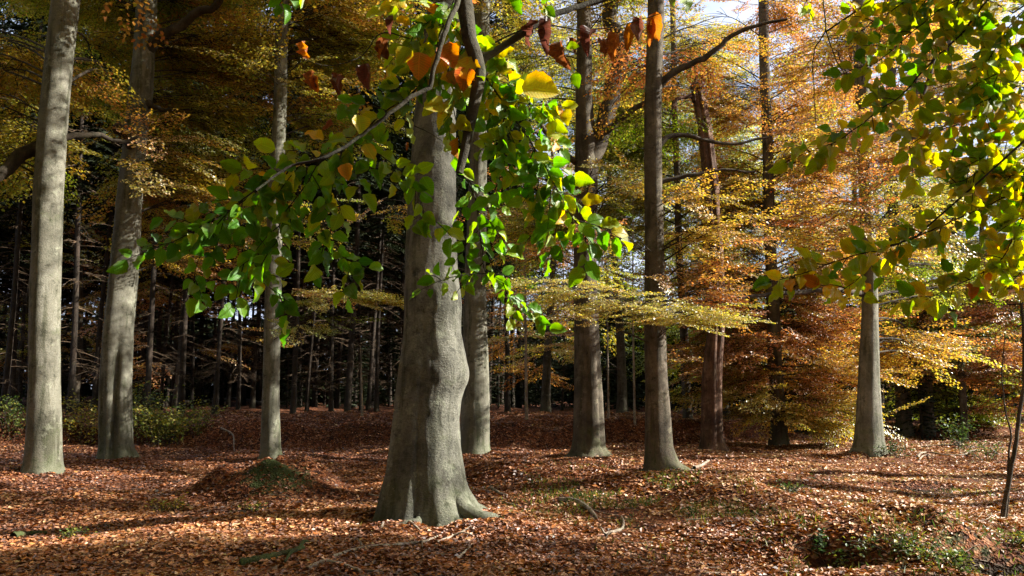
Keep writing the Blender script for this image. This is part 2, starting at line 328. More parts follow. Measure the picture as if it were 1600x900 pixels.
# ------------------------------------------------------------------ ground sheet
def axis(lo, hi, fine, far_lo, far_hi, g=1.16):
    a = list(np.arange(lo, hi, fine)); s = fine; x = a[-1]
    while x < far_hi: s *= g; x += s; a.append(x)
    s = fine; x = lo; pre = []
    while x > far_lo: s *= g; x -= s; pre.append(x)
    return np.array(pre[::-1] + a)
gx = axis(-16, 17, .085, -600, 600); gy = axis(5.5, 29, .075, -300, 900)
GX, GY = np.meshgrid(gx, gy, indexing='xy')
GZ = hgt(GX, GY)
nx, ny = len(gx), len(gy)
ii = np.arange(ny - 1)[:, None] * nx; jj = np.arange(nx - 1)[None]
gq = np.stack([ii + jj, ii + jj + 1, ii + nx + jj + 1, ii + nx + jj], -1).reshape(-1, 4)
ground = build('ground', np.stack([GX, GY, GZ], -1).reshape(-1, 3), gq, M_GROUND, smooth=True)
tag(ground, 'uneven forest floor covered with rusty beech leaf litter and moss', 'ground', kind='structure')
def mossmask(x, y):
    m = .62 * G2(x, y, -3.85, 13.3, .9, .7) + .34 * G2(x, y, 1.3, 11.0, 1.7, 1.1) + .3 * G2(x, y, -1.0, 9.9, 1.3, .5)
    m = m + .42 * G2(x, y, 4.3, 8.2, 1.5, .7) + .3 * G2(x, y, 2.7, 9.9, 1.2, .6) + .3 * G2(x, y, 7.4, 14.2, 1.5, .8) + .35 * G2(x, y, .3, 13.0, .9, .6) + .4 * G2(x, y, 4.9, 13.6, 1.2, .5)
    m = m + .25 * G2(x, y, -9.5, 20, 3, 2) + .3 * G2(x, y, 9, 16.5, 2.5, 1.6)
    return m
def soil_shade_mask(x, y): return sum(G2(x, y, *h_) for h_ in HOLES) + .7 * np.exp(-((x - 7.1) / 1.2) ** 2 - ((y - 14.85) / .22) ** 2) + .5 * G2(x, y, 5.1, 8.0, .5, .3)
at = ground.data.attributes.new('soil', 'FLOAT', 'POINT'); at.data.foreach_set('value', soil_shade_mask(GX, GY).astype(np.float32).ravel())
at = ground.data.attributes.new('moss', 'FLOAT', 'POINT'); at.data.foreach_set('value', (mossmask(GX, GY) + .12).astype(np.float32).ravel())

# ------------------------------------------------------------------ fallen leaves (stuff)
def kites(p, d, n, Lc, wr=.33, fold=.06):
    s = np.cross(n, d); L_ = Lc[:, None]
    a = p; t = p + d * L_
    m = p + d * L_ * .46 + n * L_ * fold
    return np.stack([a, m + s * L_ * wr, t, m - s * L_ * wr], 1).reshape(-1, 3), np.arange(len(p) * 4).reshape(-1, 4)
def rand_dirs(k, tilt):
    a = rng.uniform(0, 2 * pi, k); n = unit(np.stack([rng.normal(0, tilt, k), rng.normal(0, tilt, k), np.ones(k)], -1))
    d = np.stack([np.cos(a), np.sin(a), np.zeros(k)], -1); d = unit(d - n * (d * n).sum(1, keepdims=True))
    return d, n
N = 380000
yy = 5.8 * (34 / 5.8) ** (rng.random(N) ** .95); xx = rng.uniform(-1, 1, N) * (yy * .70 + 1.0)
mk = mossmask(xx, yy); keep = rng.random(N) > np.clip(mk * 1.35 + soil_shade_mask(xx, yy) * 1.2 + .7 * sstep(.25, .7, vnoise(xx / .7, yy / .6, 0, 33) + .3 * vnoise(xx / .2, yy / .2, 0, 34)), 0, .95); xx = xx[keep]; yy = yy[keep]
zz = hgt(xx, yy); k = len(xx)
d, n = rand_dirs(k, .34)
Ls = np.clip(rng.lognormal(-3.12, .28, k), .018, .085) * (1 + .02 * yy)
patch = vnoise(xx / 1.3, yy / 1.0, 0, 31) + .6 * vnoise(xx / .4, yy / .3, 0, 35)
V, Q = kites(np.stack([xx, yy, zz + rng.uniform(.002, .022, k)], -1) - d * Ls[:, None] * .45, d, n, Ls, .34, .12)
fl = build('fallen_leaves', V, Q, M_LITTER, face=np.clip(rng.normal(.44, .17, k) + .17 * patch + .23 * sstep(-1, 5, xx), 0, 1))  # tint rises to the right: sunlit ground painted paler into the leaves
tag(fl, 'countless rusty and tan beech leaves strewn over the forest floor', 'fallen leaves', kind='stuff')

# ------------------------------------------------------------------ sprays of leaves (templates)
def make_template(seed, dens=.82, leaf=.047):
    r = np.random.default_rng(seed)
    lv = []; ms = MB()
    def axisline(L, n=7):
        t = np.linspace(0, 1, n); return np.stack([t * L, .05 * np.sin(t * 4 + r.uniform(0, 6)) * L, -.12 * t ** 2 * L + .02 * np.sin(t * 7)], -1)
    main = axisline(1.0, 9)
    ms.add(*tube(main, np.linspace(.0065, .0015, 9), 3, closed=False))
    P_, D_ = [], []
    tw = []
    nt_ = 13
    for i in range(nt_):
        t = .08 + .86 * i / nt_ + r.uniform(-.015, .015)
        b = np.array([np.interp(t, main[:, 0], main[:, k_]) for k_ in range(3)])
        sgn = 1 if i % 2 else -1; ang = sgn * radians(r.uniform(38, 62))
        L = (.16 + .34 * (1 - t) ** .8) * r.uniform(.7, 1.15)
        q = np.linspace(0, 1, 5)
        curve = np.stack([np.cos(ang - sgn * q * .35) * L * q, np.sin(ang - sgn * q * .35) * L * q, -.1 * L * q ** 2 + r.uniform(-.08, .08) * L * q], -1) + b
        ms.add(*tube(curve, np.linspace(.003, .001, 5), 3, closed=False)); tw.append((curve, L))
    tw.append((main[4:], .5))
    for c, L in tw:
        nl = max(3, int(L / .026 * dens))
        for j in range(nl):
            t = (j + .6) / nl * (len(c) - 1); a = int(min(t, len(c) - 2)); p = c[a] + (c[a + 1] - c[a]) * (t - a)
            dd = unit(c[a + 1] - c[a]); s = 1 if j % 2 else -1
            an = s * radians(r.uniform(30, 70)) if j < nl - 1 else 0
            dd = np.array([dd[0] * cos(an) - dd[1] * sin(an), dd[0] * sin(an) + dd[1] * cos(an), dd[2] - r.uniform(0, .5)])
            P_.append(p + r.normal(0, .012, 3)); D_.append(unit(dd))
    P_ = np.array(P_); D_ = np.array(D_); k_ = len(P_)
    N_ = unit(np.stack([r.normal(0, .42, k_), r.normal(0, .42, k_), np.ones(k_)], -1)); N_ = unit(N_ - D_ * (N_ * D_).sum(1, keepdims=True))
    V_, Q_ = kites(P_, D_, N_, r.uniform(.7, 1.25, k_) * leaf, .34, .1)
    TV, TQ, _, _ = ms.get()
    return V_, TV, TQ, k_
TEMPL = [make_template(s) for s in range(8)]
# gaps between the sprays through which the sun reaches the trunks (depth along the sun, half width, height range, beyond x, share)
GAPS = [(y - x * tan(SUN_AZ), w, q0, q1, xm, pr) for (x, y, w, q0, q1, xm, pr) in [(-1.03, 10.1, .75, .7, 3.5, -.4, .97), (-1.03, 22.9, .8, .4, 5.8, -.5, .93), (2.04, 21.25, .8, -1.2, 5.2, 2.6, .93), (3.35, 18.1, .7, -2.2, .6, 3.8, .85),
    (5.9, 23.8, .8, -3.6, 4.2, 6.5, .95), (8.8, 20.1, .8, -5.5, 2.5, 9.3, .95), (-5.8, 19.6, .7, 3.4, 8.5, -5.4, .85), (-8.8, 15.2, .9, 5.0, 14, -8.2, .75), (0, 9.3, .6, .0, 4.2, 9, .9), (0, 15.6, 1.0, 1.5, 5.0, -3, .7), (0, 20.5, 5, 6.5, 17, -4, .68)]]
class Crown:
    """Collects sprays and limbs; written out as one foliage mesh and one branch mesh."""
    def __init__(s): s.inst = []; s.limb = MB()
    def spray(s, p, az, pitch, roll, scale, hue):
        y0 = p[1] - p[0] * tan(SUN_AZ); q = p[2] - TE * p[0]
        for a, w, q0, q1, xm, pr in GAPS:
            if abs(y0 - a) < w and q0 < q < q1 and p[0] > xm and rng.random() < pr: return
        s.inst.append((p[0], p[1], p[2], az, pitch, roll, scale, hue))
    def out(s, parent, bark, mat=M_LEAF, hn=.07, twigs=True, leafscale=1.0):
        if s.inst:
            I = np.array(s.inst); tid = rng.integers(0, len(TEMPL), len(I))
            VV, FF = [], []
            for t in range(len(TEMPL)):
                J = I[tid == t]
                if not len(J): continue
                V_, TV, TQ, nl = TEMPL[t]
                ca, sa = np.cos(J[:, 3]), np.sin(J[:, 3]); cp, sp = np.cos(J[:, 4]), np.sin(J[:, 4]); cr, sr = np.cos(J[:, 5]), np.sin(J[:, 5])
                z0 = np.zeros(len(J)); o1 = np.ones(len(J))
                Rz = np.stack([ca, -sa, z0, sa, ca, z0, z0, z0, o1], -1).reshape(-1, 3, 3)
                Ry = np.stack([cp, z0, -sp, z0, o1, z0, sp, z0, cp], -1).reshape(-1, 3, 3)
                Rx = np.stack([o1, z0, z0, z0, cr, -sr, z0, sr, cr], -1).reshape(-1, 3, 3)
                R = Rz @ Ry @ Rx * J[:, 6][:, None, None]
                W = np.einsum('kij,mj->kmi', R, V_) + J[:, None, :3]
                VV.append(W.reshape(-1, 3)); FF.append((J[:, 7][:, None] + rng.normal(0, hn, (len(J), nl))).ravel())
                if twigs:
                    W = np.einsum('kij,mj->kmi', R, TV) + J[:, None, :3]
                    for q in range(len(J)): s.limb.add(W[q], TQ)
            V_ = np.concatenate(VV); build('crown', V_, np.arange(len(V_)).reshape(-1, 4), mat, parent, face=np.clip(np.concatenate(FF), 0, 1))
        s.limb.build('branches', bark, parent, smooth=True)
    def mass(s, trunkf, c, rx, ry, rz, nl, ns, hue, scale=1.5, hs=.09, r0=.026, att=.3, ok=None, flat=1.0):
        """nl limbs from the trunk into the ellipsoid c; ns sprays laid flat along each limb."""
        for _ in range(nl):
            o = unit(rng.normal(size=3)) * rng.random() ** .4
            e = c + o * np.array([rx, ry, rz])
            hd = np.hypot(e[0] - trunkf(e[2])[0], e[1] - trunkf(e[2])[1])
            za = max(e[2] - att * hd - rng.uniform(0, .5), .9)
            a = trunkf(za)
            mid = (a + e) / 2 + np.array([rng.normal(0, .1) * hd, rng.normal(0, .1) * hd, .10 * hd])
            t = np.linspace(0, 1, 12)[:, None]
            L_ = (1 - t) ** 2 * a + 2 * t * (1 - t) * mid + t ** 2 * e
            L_ = L_ + np.cumsum(rng.normal(0, .04, L_.shape) * (.3 + .05 * hd), 0) * t
            s.limb.add(*tube(L_, np.linspace(r0 * (.6 + .12 * hd), .008, 12), 5, closed=False))
            lh = hue + rng.normal(0, hs)
            R_ = (rx + ry) / 2; t0 = np.clip(1 - 1.9 * R_ / max(hd, .1), .12, .8)
            for _ in range(ns):
                tt = rng.uniform(t0, 1) * 11; i = int(min(tt, 10)); b = L_[i] + (L_[i + 1] - L_[i]) * (tt - i)
                dd = L_[i + 1] - L_[i]; az = math.atan2(dd[1], dd[0]) + rng.choice([-1, 1]) * rng.uniform(.1, 1.25)
                sc_ = scale * rng.uniform(.65, 1.2); st = rng.uniform(.0, .55) * sc_
                p = b + np.array([cos(az) * st, sin(az) * st, rng.normal(0, .07 * flat) * sc_])
                if ok is not None and not ok(p): continue
                if st > .2: s.limb.add(*tube(np.array([b, (b + p) / 2 + [0, 0, .03], p]), [.009, .007, .006], 3, closed=False))
                s.spray(p, az, rng.normal(-.02, .22 * flat), rng.normal(0, .25 * flat), sc_, lh + rng.normal(0, .03))

# ------------------------------------------------------------------ beech trunks traced at their own depth
def beech(spec, d, label, name='beech_tree', bark=M_BEECH, n=40, flare=.5, lobes=5, height=21, seed=0, rings=170, extra=None, cat='tree', lean=(0, 0), knob=.02, top_taper=.35, group=None, zcap=None, fh=.17):
    spec = sorted(spec, reverse=True)         # from the base (large v) upwards
    vv = np.array([s_[0] for s_ in spec], float); C = []; R = []
    for v, l, r_ in spec:
        C.append(P((l + r_) / 2, v, d)); R.append((r_ - l) / 2 * d / (FPX * ray(800, v)[1]) * (1.0 if d < 11 else .94))
    C = np.array(C); R = np.array(R)
    base = np.array([C[0][0], d, float(hgt(C[0][0], d))])
    zs = C[:, 2]
    tb = thing(name, base, label, cat, group)
    z0 = base[2] - .25; z1 = height if zcap is None else zcap
    Z = np.concatenate([np.linspace(z0, z0 + 1.2, 26)[:-1], np.linspace(z0 + 1.2, min(z1, 10), rings)[:-1], np.linspace(min(z1, 10), z1 + .001, 24)])
    sl = (C[-1] - C[-2]) / (zs[-1] - zs[-2])
    def cen(z):
        z = np.asarray(z, float)
        x = np.where(z > zs[-1], C[-1][0] + (z - zs[-1]) * sl[0] * .6, np.interp(z, zs, C[:, 0]))
        return x + lean[0] * 0 + .012 * np.sin(z * 1.3 + seed), d + lean[1] * (z - base[2]) + .05 * np.sin(z * .5 + seed)
    def rad(z):
        z = np.asarray(z, float); r_ = np.interp(z, zs, R)
        return np.where(z > zs[-1], R[-1] * (1 - (z - zs[-1]) / (height - zs[-1]) * (1 - top_taper)), r_)
    X, Y = cen(Z); pts = np.stack([X, Y, Z], -1)
    # smooth the polyline
    for _ in range(3): pts[1:-1, :2] = (pts[:-2, :2] + 2 * pts[1:-1, :2] + pts[2:, :2]) / 4
    rr = rad(Z).copy()
    for _ in range(3): rr[1:-1] = (rr[:-2] + 2 * rr[1:-1] + rr[2:]) / 4
    ph = rng.uniform(0, 6, 4)
    kn = [(rng.uniform(-1.6, 1.6), rng.uniform(.8, 9), rng.uniform(.6, 1.2)) for _ in range(14)]
    def rf(Rm, th, p):
        z = p[:, 2][:, None] - base[2]; t = th[None]
        f = 1 + flare * np.exp(-np.clip(z, -.3, 9) / fh) * (.45 + .55 * np.cos(lobes * t + ph[0] + .5 * np.sin(t + ph[1]))) * .6
        f = f + .022 * np.sin(3 * t + ph[2] + z * .3) + .02 * np.sin(5 * t + ph[3] - z * .4)
        f = f + knob * vnoise(np.cos(t) * 1.5 + 9, np.sin(t) * 1.5 + 7, z * .9 + 0 * t, seed) * 1.6 + .012 * vnoise(np.cos(t) * 5 + 9, np.sin(t) * 5 + 7, z * 5 + 0 * t, seed + 1)
        for (ka, kz, ks) in kn:
            da = np.angle(np.exp(1j * (t - ka))); f = f + .06 * ks * np.exp(-(da / (.3 * ks)) ** 2 - ((z - kz) / (.10 * ks)) ** 2) - .10 * ks * np.exp(-(da / (.12 * ks)) ** 2 - ((z - kz) / (.045 * ks)) ** 2)
        if extra is not None: f = extra(f, t, z)
        return Rm * f
    V_, Q_ = tube(pts, rr, n, rf, closed=False)
    # close the top with a small dome ring
    top = V_[-n:].mean(0) + np.array([0, 0, .1]); m = MB(); m.add(V_, Q_)
    ring = np.vstack([V_[-n:], np.repeat(top[None], n, 0)]); j = np.arange(n); m.add(ring, np.stack([j, (j + 1) % n, n + (j + 1) % n, n + j], -1))
    def tf(z):
        a, b = cen(z); return np.array([float(a), float(b), float(z)])
    return tb, m, tf, base, rad
def roots(m, base, r, specs, bz=0):
    """specs: (angle deg, length, thick) roots snaking outwards from the base into the litter"""
    for a, L_, th_ in specs:
        a = radians(a); t = np.linspace(0, 1, 14)
        aa = a + .25 * np.sin(t * 3 + a * 3) * t
        rho = r * .45 + t * (L_ + r * .5)
        x = base[0] + np.cos(aa) * rho; y = base[1] + np.sin(aa) * rho
        z = hgt(x, y) + (.9 * r) * np.exp(-t * 4.6) + th_ * .75 - t ** 2 * th_ * 1.5 + .015 * np.sin(t * 9 + a)
        m.add(*tube(np.stack([x, y, z], -1), th_ * (1.25 - t * .85), 8, lambda R_, th, p: R_ * (1 + .15 * vnoise(p[:, 0:1] * 9, p[:, 1:2] * 9, th[None] * 2, 5)), closed=False))
def limb(m, pts, r0, r1, n=8, k=22, wob=.15):
    L_ = smooth_line(pts, k); w_ = np.sin(np.linspace(0, pi, k))[:, None] * np.cumsum(rng.normal(0, .28, (k, 3)), 0) * r0; L_ = L_ + w_ - np.linspace(0, 1, k)[:, None] * w_[-1]
    m.add(*tube(L_, np.linspace(r0, r1, k) * (1 + wob * .3 * np.sin(np.arange(k) * 1.7)), n, closed=False))

def pm(c, u, v, d, ru, rv, rd, nl, ns, hue, tf, **k):
    s_ = d / FPX
    c.mass(tf, P(u, v, d), ru * s_, rd, rv * s_, nl, ns, hue, **k)

# T1 left grey beech
d1 = G(63, 738)[1]
t1, m, tf1, b1, _ = beech([(750, 28, 96), (735, 32, 92), (700, 37, 91), (600, 43, 90), (450, 47, 93), (300, 53, 98), (150, 69, 112), (0, 83, 125)], d1, 'tall pale grey beech at the far left edge with dappled sunlight down its smooth trunk', seed=1, flare=.22)
m.build('trunk', M_BEECH, t1, smooth=True)
c = Crown()
limb(c.limb, [P(95, 205, d1), P(60, 222, d1 + .2), P(25, 240, d1), P(-30, 290, d1 - .4), P(-90, 300, d1 - .6)], .16, .08)
limb(c.limb, [P(100, 215, d1), P(140, 214, d1 + .4), P(180, 225, d1 + .8), P(215, 214, d1 + 1)], .07, .03)
pm(c, -5, 190, d1 + 1, 60, 90, 1.5, 7, 15, .42, tf1)
pm(c, -10, 60, d1 + 2, 80, 60, 1.5, 8, 15, .50, tf1)
pm(c, 150, 110, d1 + 7, 80, 60, 2, 9, 12, .45, tf1)
pm(c, 40, -20, d1 + 7, 120, 50, 1.5, 9, 12, .48, tf1)
c.out(t1, M_TWIG)

# T2
d2 = G(180, 716)[1]
t2, m, tf2, b2, _ = beech([(722, 146, 212), (700, 150, 206), (600, 155, 206), (520, 163, 209), (450, 172, 214), (300, 186, 225), (150, 200, 238), (60, 210, 243), (0, 214, 244)], d2, 'second grey beech from the left with a cleft twin trunk base and knobby stubs', seed=2, flare=.3,
    extra=lambda f, t, z: f - .42 * np.exp(-((np.angle(np.exp(1j * (t - .15 - .1 * z)))) / .22) ** 2) * sstep(3.4, 1.8, z) - .22 * np.exp(-((np.angle(np.exp(1j * (t + .5)))) / .2) ** 2) * sstep(2.5, 1.0, z) + .07 * np.sin(2 * t + z * .9), knob=.04)
m.build('trunk', M_BEECH, t2, smooth=True)
c = Crown()
limb(c.limb, [P(228, 80, d2), P(250, 60, d2 - .1), P(285, 45, d2 - .3), P(330, 20, d2 - .5), P(370, -40, d2 - .6)], .16, .07)
limb(c.limb, [P(232, 160, d2 - .3), P(242, 170, d2 - .5), P(256, 175, d2 - .55), P(270, 170, d2 - .6)], .08, .045)
limb(c.limb, [P(205, 225, d2), P(196, 215, d2 - .3), P(190, 206, d2 - .5)], .17, .09)
pm(c, 160, 40, d2 + 2.5, 120, 60, 1, 9, 14, .42, tf2)
pm(c, 330, 60, d2 + 1.8, 130, 70, 1.2, 15, 14, .50, tf2)
pm(c, 310, 170, d2 + 2, 120, 60, 1.2, 12, 13, .45, tf2)
pm(c, 290, 265, d2 + 1, 90, 45, 2, 8, 13, .60, tf2)
pm(c, 330, -30, d2 + 2.4, 150, 60, 1.4, 12, 13, .50, tf2)
pm(c, 330, 350, d2 + 2, 80, 40, 2, 5, 10, .55, tf2)
c.out(t2, M_TWIG)

# T3 slim
d3 = 19.6
t3, m, tf3, b3, _ = beech([(725, 402, 443), (710, 406, 439), (600, 411, 438), (500, 412, 439), (300, 419, 443), (100, 428, 449), (0, 433, 452)], d3, 'slim beech trunk standing just behind the mossy mound, banded with light', seed=3, flare=.3, n=22)
m.build('trunk', M_BEECH, t3, smooth=True)
c = Crown()
pm(c, 520, 50, d3 + 1, 140, 60, 2, 14, 13, .46, tf3)
pm(c, 560, -30, d3 + 1, 160, 60, 2, 12, 13, .52, tf3)
pm(c, 490, 170, d3 + 1.5, 110, 60, 2, 9, 12, .48, tf3)
pm(c, 575, 466, d3 - 2, 48, 8, .8, 5, 11, .44, tf3, scale=1.0, att=.0, flat=.5, r0=.012)
pm(c, 505, 515, d3 - 2, 34, 16, .6, 3, 7, .42, tf3, scale=.8, r0=.012, att=-.1)
pm(c, 400, 300, d3 + 3, 120, 50, 2, 5, 10, .52, tf3)
c.out(t3, M_TWIG)

# T4 main tree
d4 = 10.1
MAIN = [(845, 570, 775), (820, 590, 756), (800, 597, 745), (770, 603, 733), (740, 608, 727), (700, 612, 721), (650, 617, 717), (615, 621, 721), (580, 625, 730), (560, 627, 728), (520, 631, 720), (480, 632, 721), (455, 632, 718), (430, 633, 714), (400, 633, 713), (300, 640, 713), (200, 648, 713), (100, 660, 716), (0, 668, 718)]
def main_extra(f, t, z):
    # t = 0 faces the camera; +pi/2 is towards +x or -x depending on frame: bumps are placed symmetric-safe
    f = f + .022 * np.exp(-((z - 2.75) / .14) ** 2) * (1 + .5 * np.sin(2 * t))
    f = f + .09 * np.exp(-((np.angle(np.exp(1j * (t - 1.25))) / .45) ** 2) - ((z - 1.78) / .11) ** 2)
    f = f + .09 * np.exp(-((np.angle(np.exp(1j * (t - MT_L))) / .3) ** 2) - ((z - 3.0) / .11) ** 2) - .07 * np.exp(-((np.angle(np.exp(1j * (t - MT_L))) / .1) ** 2) - ((z - 3.0) / .05) ** 2)
    f = f + .07 * np.exp(-((np.angle(np.exp(1j * (t - .43))) / .22) ** 2) - ((z - 3.72) / .09) ** 2)
    f = f - .05 * np.exp(-((np.angle(np.exp(1j * (t - .43))) / .12) ** 2) - ((z - 3.72) / .04) ** 2)
    for a0, w, am in ((-.32, .055, -.05), (-.50, .16, .035), (-1.3, .3, .04), (.95, .35, .03), (.30, .05, -.02), (-.9, .07, -.03)):
        f = f + am * np.exp(-((np.angle(np.exp(1j * (t - a0 * MT_S - .06 * np.sin(z * 2)))) / w) ** 2)) * sstep(3.3, .6, z) * 1.4
    f = f + .02 * vnoise(np.cos(t) * 3 + 3, np.sin(t) * 3 + 3, z * 2.2 + 0 * t, 77) + .012 * vnoise(np.cos(t) * 9 + 3, np.sin(t) * 9 + 3, z * 7 + 0 * t, 78)
    return f
MT_S = 1; MT_L = -.47
t4, m, tf4, b4, _ = beech(MAIN, d4, 'massive old beech in the middle foreground with knots and spreading buttress roots', bark=M_MAIN, n=96, rings=300, flare=.26, lobes=7, fh=.3, seed=4, extra=main_extra)
m4 = m; m = MB(); roots(m, b4, .46, [(-103, .72, .055), (-66, .40, .10), (-38, .60, .14), (-52, .5, .10), (-84, .3, .09), (-8, .3, .12), (40, .4, .1), (150, .4, .1), (190, .2, .12), (95, .4, .08)])
m.build('roots', M_MAIN, t4, smooth=True); m4.build('trunk', M_MAIN, t4, smooth=True)

# T5 behind the main tree
d5 = G(742, 708)[1]
t5, m, tf5, b5, _ = beech([(714, 714, 772), (700, 718, 768), (600, 720, 766), (500, 723, 763), (400, 727, 760), (200, 734, 762), (0, 740, 766)], d5, 'stout grey beech half hidden behind the right side of the big middle beech', seed=5, flare=.22)
m.build('trunk', M_BEECH, t5, smooth=True)
c = Crown()
pm(c, 640, 80, d5 + 1, 100, 70, 2, 9, 12, .5, tf5)
pm(c, 800, 60, d5 + 1, 90, 60, 2, 8, 12, .46, tf5)
pm(c, 760, -20, d5, 130, 60, 2, 9, 12, .48, tf5)
pm(c, 790, 330, d5 + .5, 50, 30, 1, 4, 9, .66, tf5)
pm(c, 620, 330, d5 + 4, 60, 50, 1.5, 3, 8, .5, tf5)
c.out(t5, M_TWIG)

# T6 forked
d6 = G(920, 709)[1]
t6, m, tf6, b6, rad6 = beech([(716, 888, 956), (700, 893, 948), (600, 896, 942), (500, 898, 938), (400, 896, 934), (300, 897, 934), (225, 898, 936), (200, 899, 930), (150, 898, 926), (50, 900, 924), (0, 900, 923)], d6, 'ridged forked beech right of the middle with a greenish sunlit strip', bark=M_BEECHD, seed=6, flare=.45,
    extra=lambda f, t, z: f - .25 * np.exp(-((np.angle(np.exp(1j * (t - .7)))) / .18) ** 2) * sstep(6, 2, z) - .2 * np.exp(-((np.angle(np.exp(1j * (t + .4)))) / .16) ** 2) * sstep(5, 1, z))
limb(m, [P(922, 250, d6), P(934, 225, d6), P(948, 180, d6), P(958, 130, d6), P(961, 60, d6), P(966, -40, d6), P(975, -150, d6)], .26, .16, 12, 30)
limb(m, [P(930, 240, d6), P(945, 208, d6 - .2), P(975, 180, d6 - .5), P(1008, 155, d6 - .9), P(1060, 130, d6 - 1.4)], .13, .05, 8)
limb(m, [P(910, 260, d6), P(885, 240, d6 - .2), P(850, 190, d6 - .4), P(820, 170, d6 - .6)], .10, .04, 8)
m.build('trunk', M_BEECHD, t6, smooth=True)
c = Crown()
pm(c, 850, 130, d6 + 1, 80, 60, 2, 7, 11, .44, tf6)
pm(c, 930, 280, d6 - .8, 90, 40, 1.5, 9, 12, .45, tf6)
pm(c, 870, 330, d6 + 1, 80, 40, 1.5, 6, 11, .5, tf6)
pm(c, 1000, -30, d6 + 1, 130, 50, 2, 8, 12, .5, tf6)
pm(c, 950, 30, d6 + 1, 110, 50, 2, 8, 12, .46, tf6)
pm(c, 900, 400, d6 + 2, 70, 25, 1.5, 4, 10, .4, tf6)
c.out(t6, M_TWIG)

# T7
d7 = G(1032, 734)[1]
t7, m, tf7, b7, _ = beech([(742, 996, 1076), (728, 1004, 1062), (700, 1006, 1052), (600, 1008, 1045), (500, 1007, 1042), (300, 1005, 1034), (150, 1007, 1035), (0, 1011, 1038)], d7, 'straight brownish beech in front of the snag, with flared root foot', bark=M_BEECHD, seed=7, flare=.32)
roots(m, b7, .26, [(-20, .5, .07), (-70, .35, .06), (-110, .3, .055), (190, .4, .05), (60, .3, .05)])
m.build('trunk', M_BEECHD, t7, smooth=True)
c = Crown()
limb(c.limb, [P(1022, 140, d7), P(1060, 105, d7 - .2), P(1100, 85, d7 - .4), P(1150, 60, d7 - .5), P(1230, 30, d7 - .6)], .09, .03)
limb(c.limb, [P(1024, 235, d7), P(1045, 212, d7 + .1), P(1080, 215, d7 + .2), P(1130, 225, d7 + .3), P(1200, 215, d7 + .4)], .07, .025)
limb(c.limb, [P(1026, 285, d7), P(1070, 275, d7), P(1120, 268, d7), P(1180, 268, d7)], .06, .025)
for (a_, b_, n_) in ((835, 446, 3), (880, 455, 4), (930, 463, 5), (985, 474, 5), (1040, 485, 4), (1085, 490, 2)): pm(c, a_, b_, d7 - 2.0, 40, 6, .7, n_, 12, .48, tf7, scale=.95, hs=.02, att=.05, flat=.35, r0=.012)
pm(c, 860, 500, d7 - 1.8, 60, 16, .6, 3, 7, .52, tf7, scale=.8, att=.0, r0=.012)
pm(c, 900, 354, d7 - 1.5, 40, 5, .6, 3, 11, .74, tf7, scale=.9, hs=.03, att=.06, flat=.35, r0=.012)
pm(c, 965, 366, d7 - 1.5, 40, 5, .6, 3, 11, .74, tf7, scale=.9, hs=.03, att=.06, flat=.35, r0=.012)
pm(c, 1090, 60, d7 + 1, 100, 60, 1.5, 8, 11, .62, tf7)
pm(c, 1060, 170, d7 + 3, 60, 60, 1.5, 5, 9, .30, tf7)
pm(c, 1120, 320, d7 - .5, 80, 50, 1.4, 6, 11, .58, tf7, scale=1.2)
pm(c, 1100, 430, d7 - .5, 70, 24, 1.2, 4, 11, .66, tf7, scale=1.2)
c.out(t7, M_TWIG)

# T8 snag
d8 = G(1116, 703)[1]
t8, m, tf8, b8, _ = beech([(708, 1092, 1140), (690, 1095, 1132), (600, 1097, 1130), (500, 1106, 1132), (400, 1106, 1130), (300, 1099, 1124), (200, 1088, 1112), (135, 1078, 1100)], d8, 'broken dead snag with reddish bare wood between two living beeches', name='dead_tree', cat='dead tree', bark=M_SNAG, seed=8, flare=.35, zcap=P(1088, 132, d8)[2], knob=.08,
    extra=lambda f, t, z: f - .2 * np.exp(-((np.angle(np.exp(1j * (t - .2 + z * .05)))) / .2) ** 2) - .15 * np.abs(np.sin(t * 3 + z * .3)) * sstep(3, 9, z))
m.build('trunk', M_SNAG, t8, smooth=True)
mm = MB()
for q in range(7):
    p0 = P(1088 + rng.uniform(-9, 9), 140, d8) + [0, rng.uniform(-.15, .15), 0]
    mm.add(*tube(np.array([p0 - [0, 0, .4], p0, p0 + [rng.uniform(-.1, .15), 0, rng.uniform(.15, .6)]]), [.07, .06, .008], 6, closed=False))
limb(mm, [P(1085, 150, d8), P(1065, 150, d8 - .3), P(1045, 200, d8 - .5)], .08, .02)
mm.build('splinters', M_SNAG, t8)

# T9
d9 = 20.1; DB = 25.3
t9, m, tf9, b9, _ = beech([(720, 1324, 1392), (708, 1330, 1385), (690, 1334, 1382), (650, 1337, 1378), (600, 1340, 1374), (500, 1344, 1370), (400, 1345, 1368), (300, 1342, 1364), (150, 1337, 1359), (0, 1333, 1355)], d9, 'straight beech at the right with a brightly sunlit white right flank', seed=9, flare=.25)
roots(m, b9, .3, [(-15, .45, .07), (-80, .35, .06), (195, .4, .06)])
m.build('trunk', M_BEECH, t9, smooth=True)
c = Crown()
limb(c.limb, [P(1355, 460, d9), P(1290, 450, d9 - 1), P(1200, 455, d9 - 1.8), P(1110, 465, d9 - 2.4), P(1040, 470, d9 - 2.6)], .08, .02)
limb(c.limb, [P(1345, 240, d9), P(1400, 200, d9 + .3), P(1440, 150, d9 + .4), P(1460, 90, d9 + .4)], .1, .05)
pm(c, 1300, 110, d9 + 2, 110, 70, 1.5, 9, 13, .66, tf9)
pm(c, 1340, 300, d9 + 1, 90, 50, 1.3, 8, 12, .62, tf9)
pm(c, 1345, 40, d9 - 1.2, 60, 50, .6, 6, 12, .66, tf9)
pm(c, 1350, 220, d9 - 1.2, 70, 60, .6, 8, 12, .62, tf9)
pm(c, 1365, 340, d9 - 1.2, 60, 50, .6, 6, 12, .56, tf9)
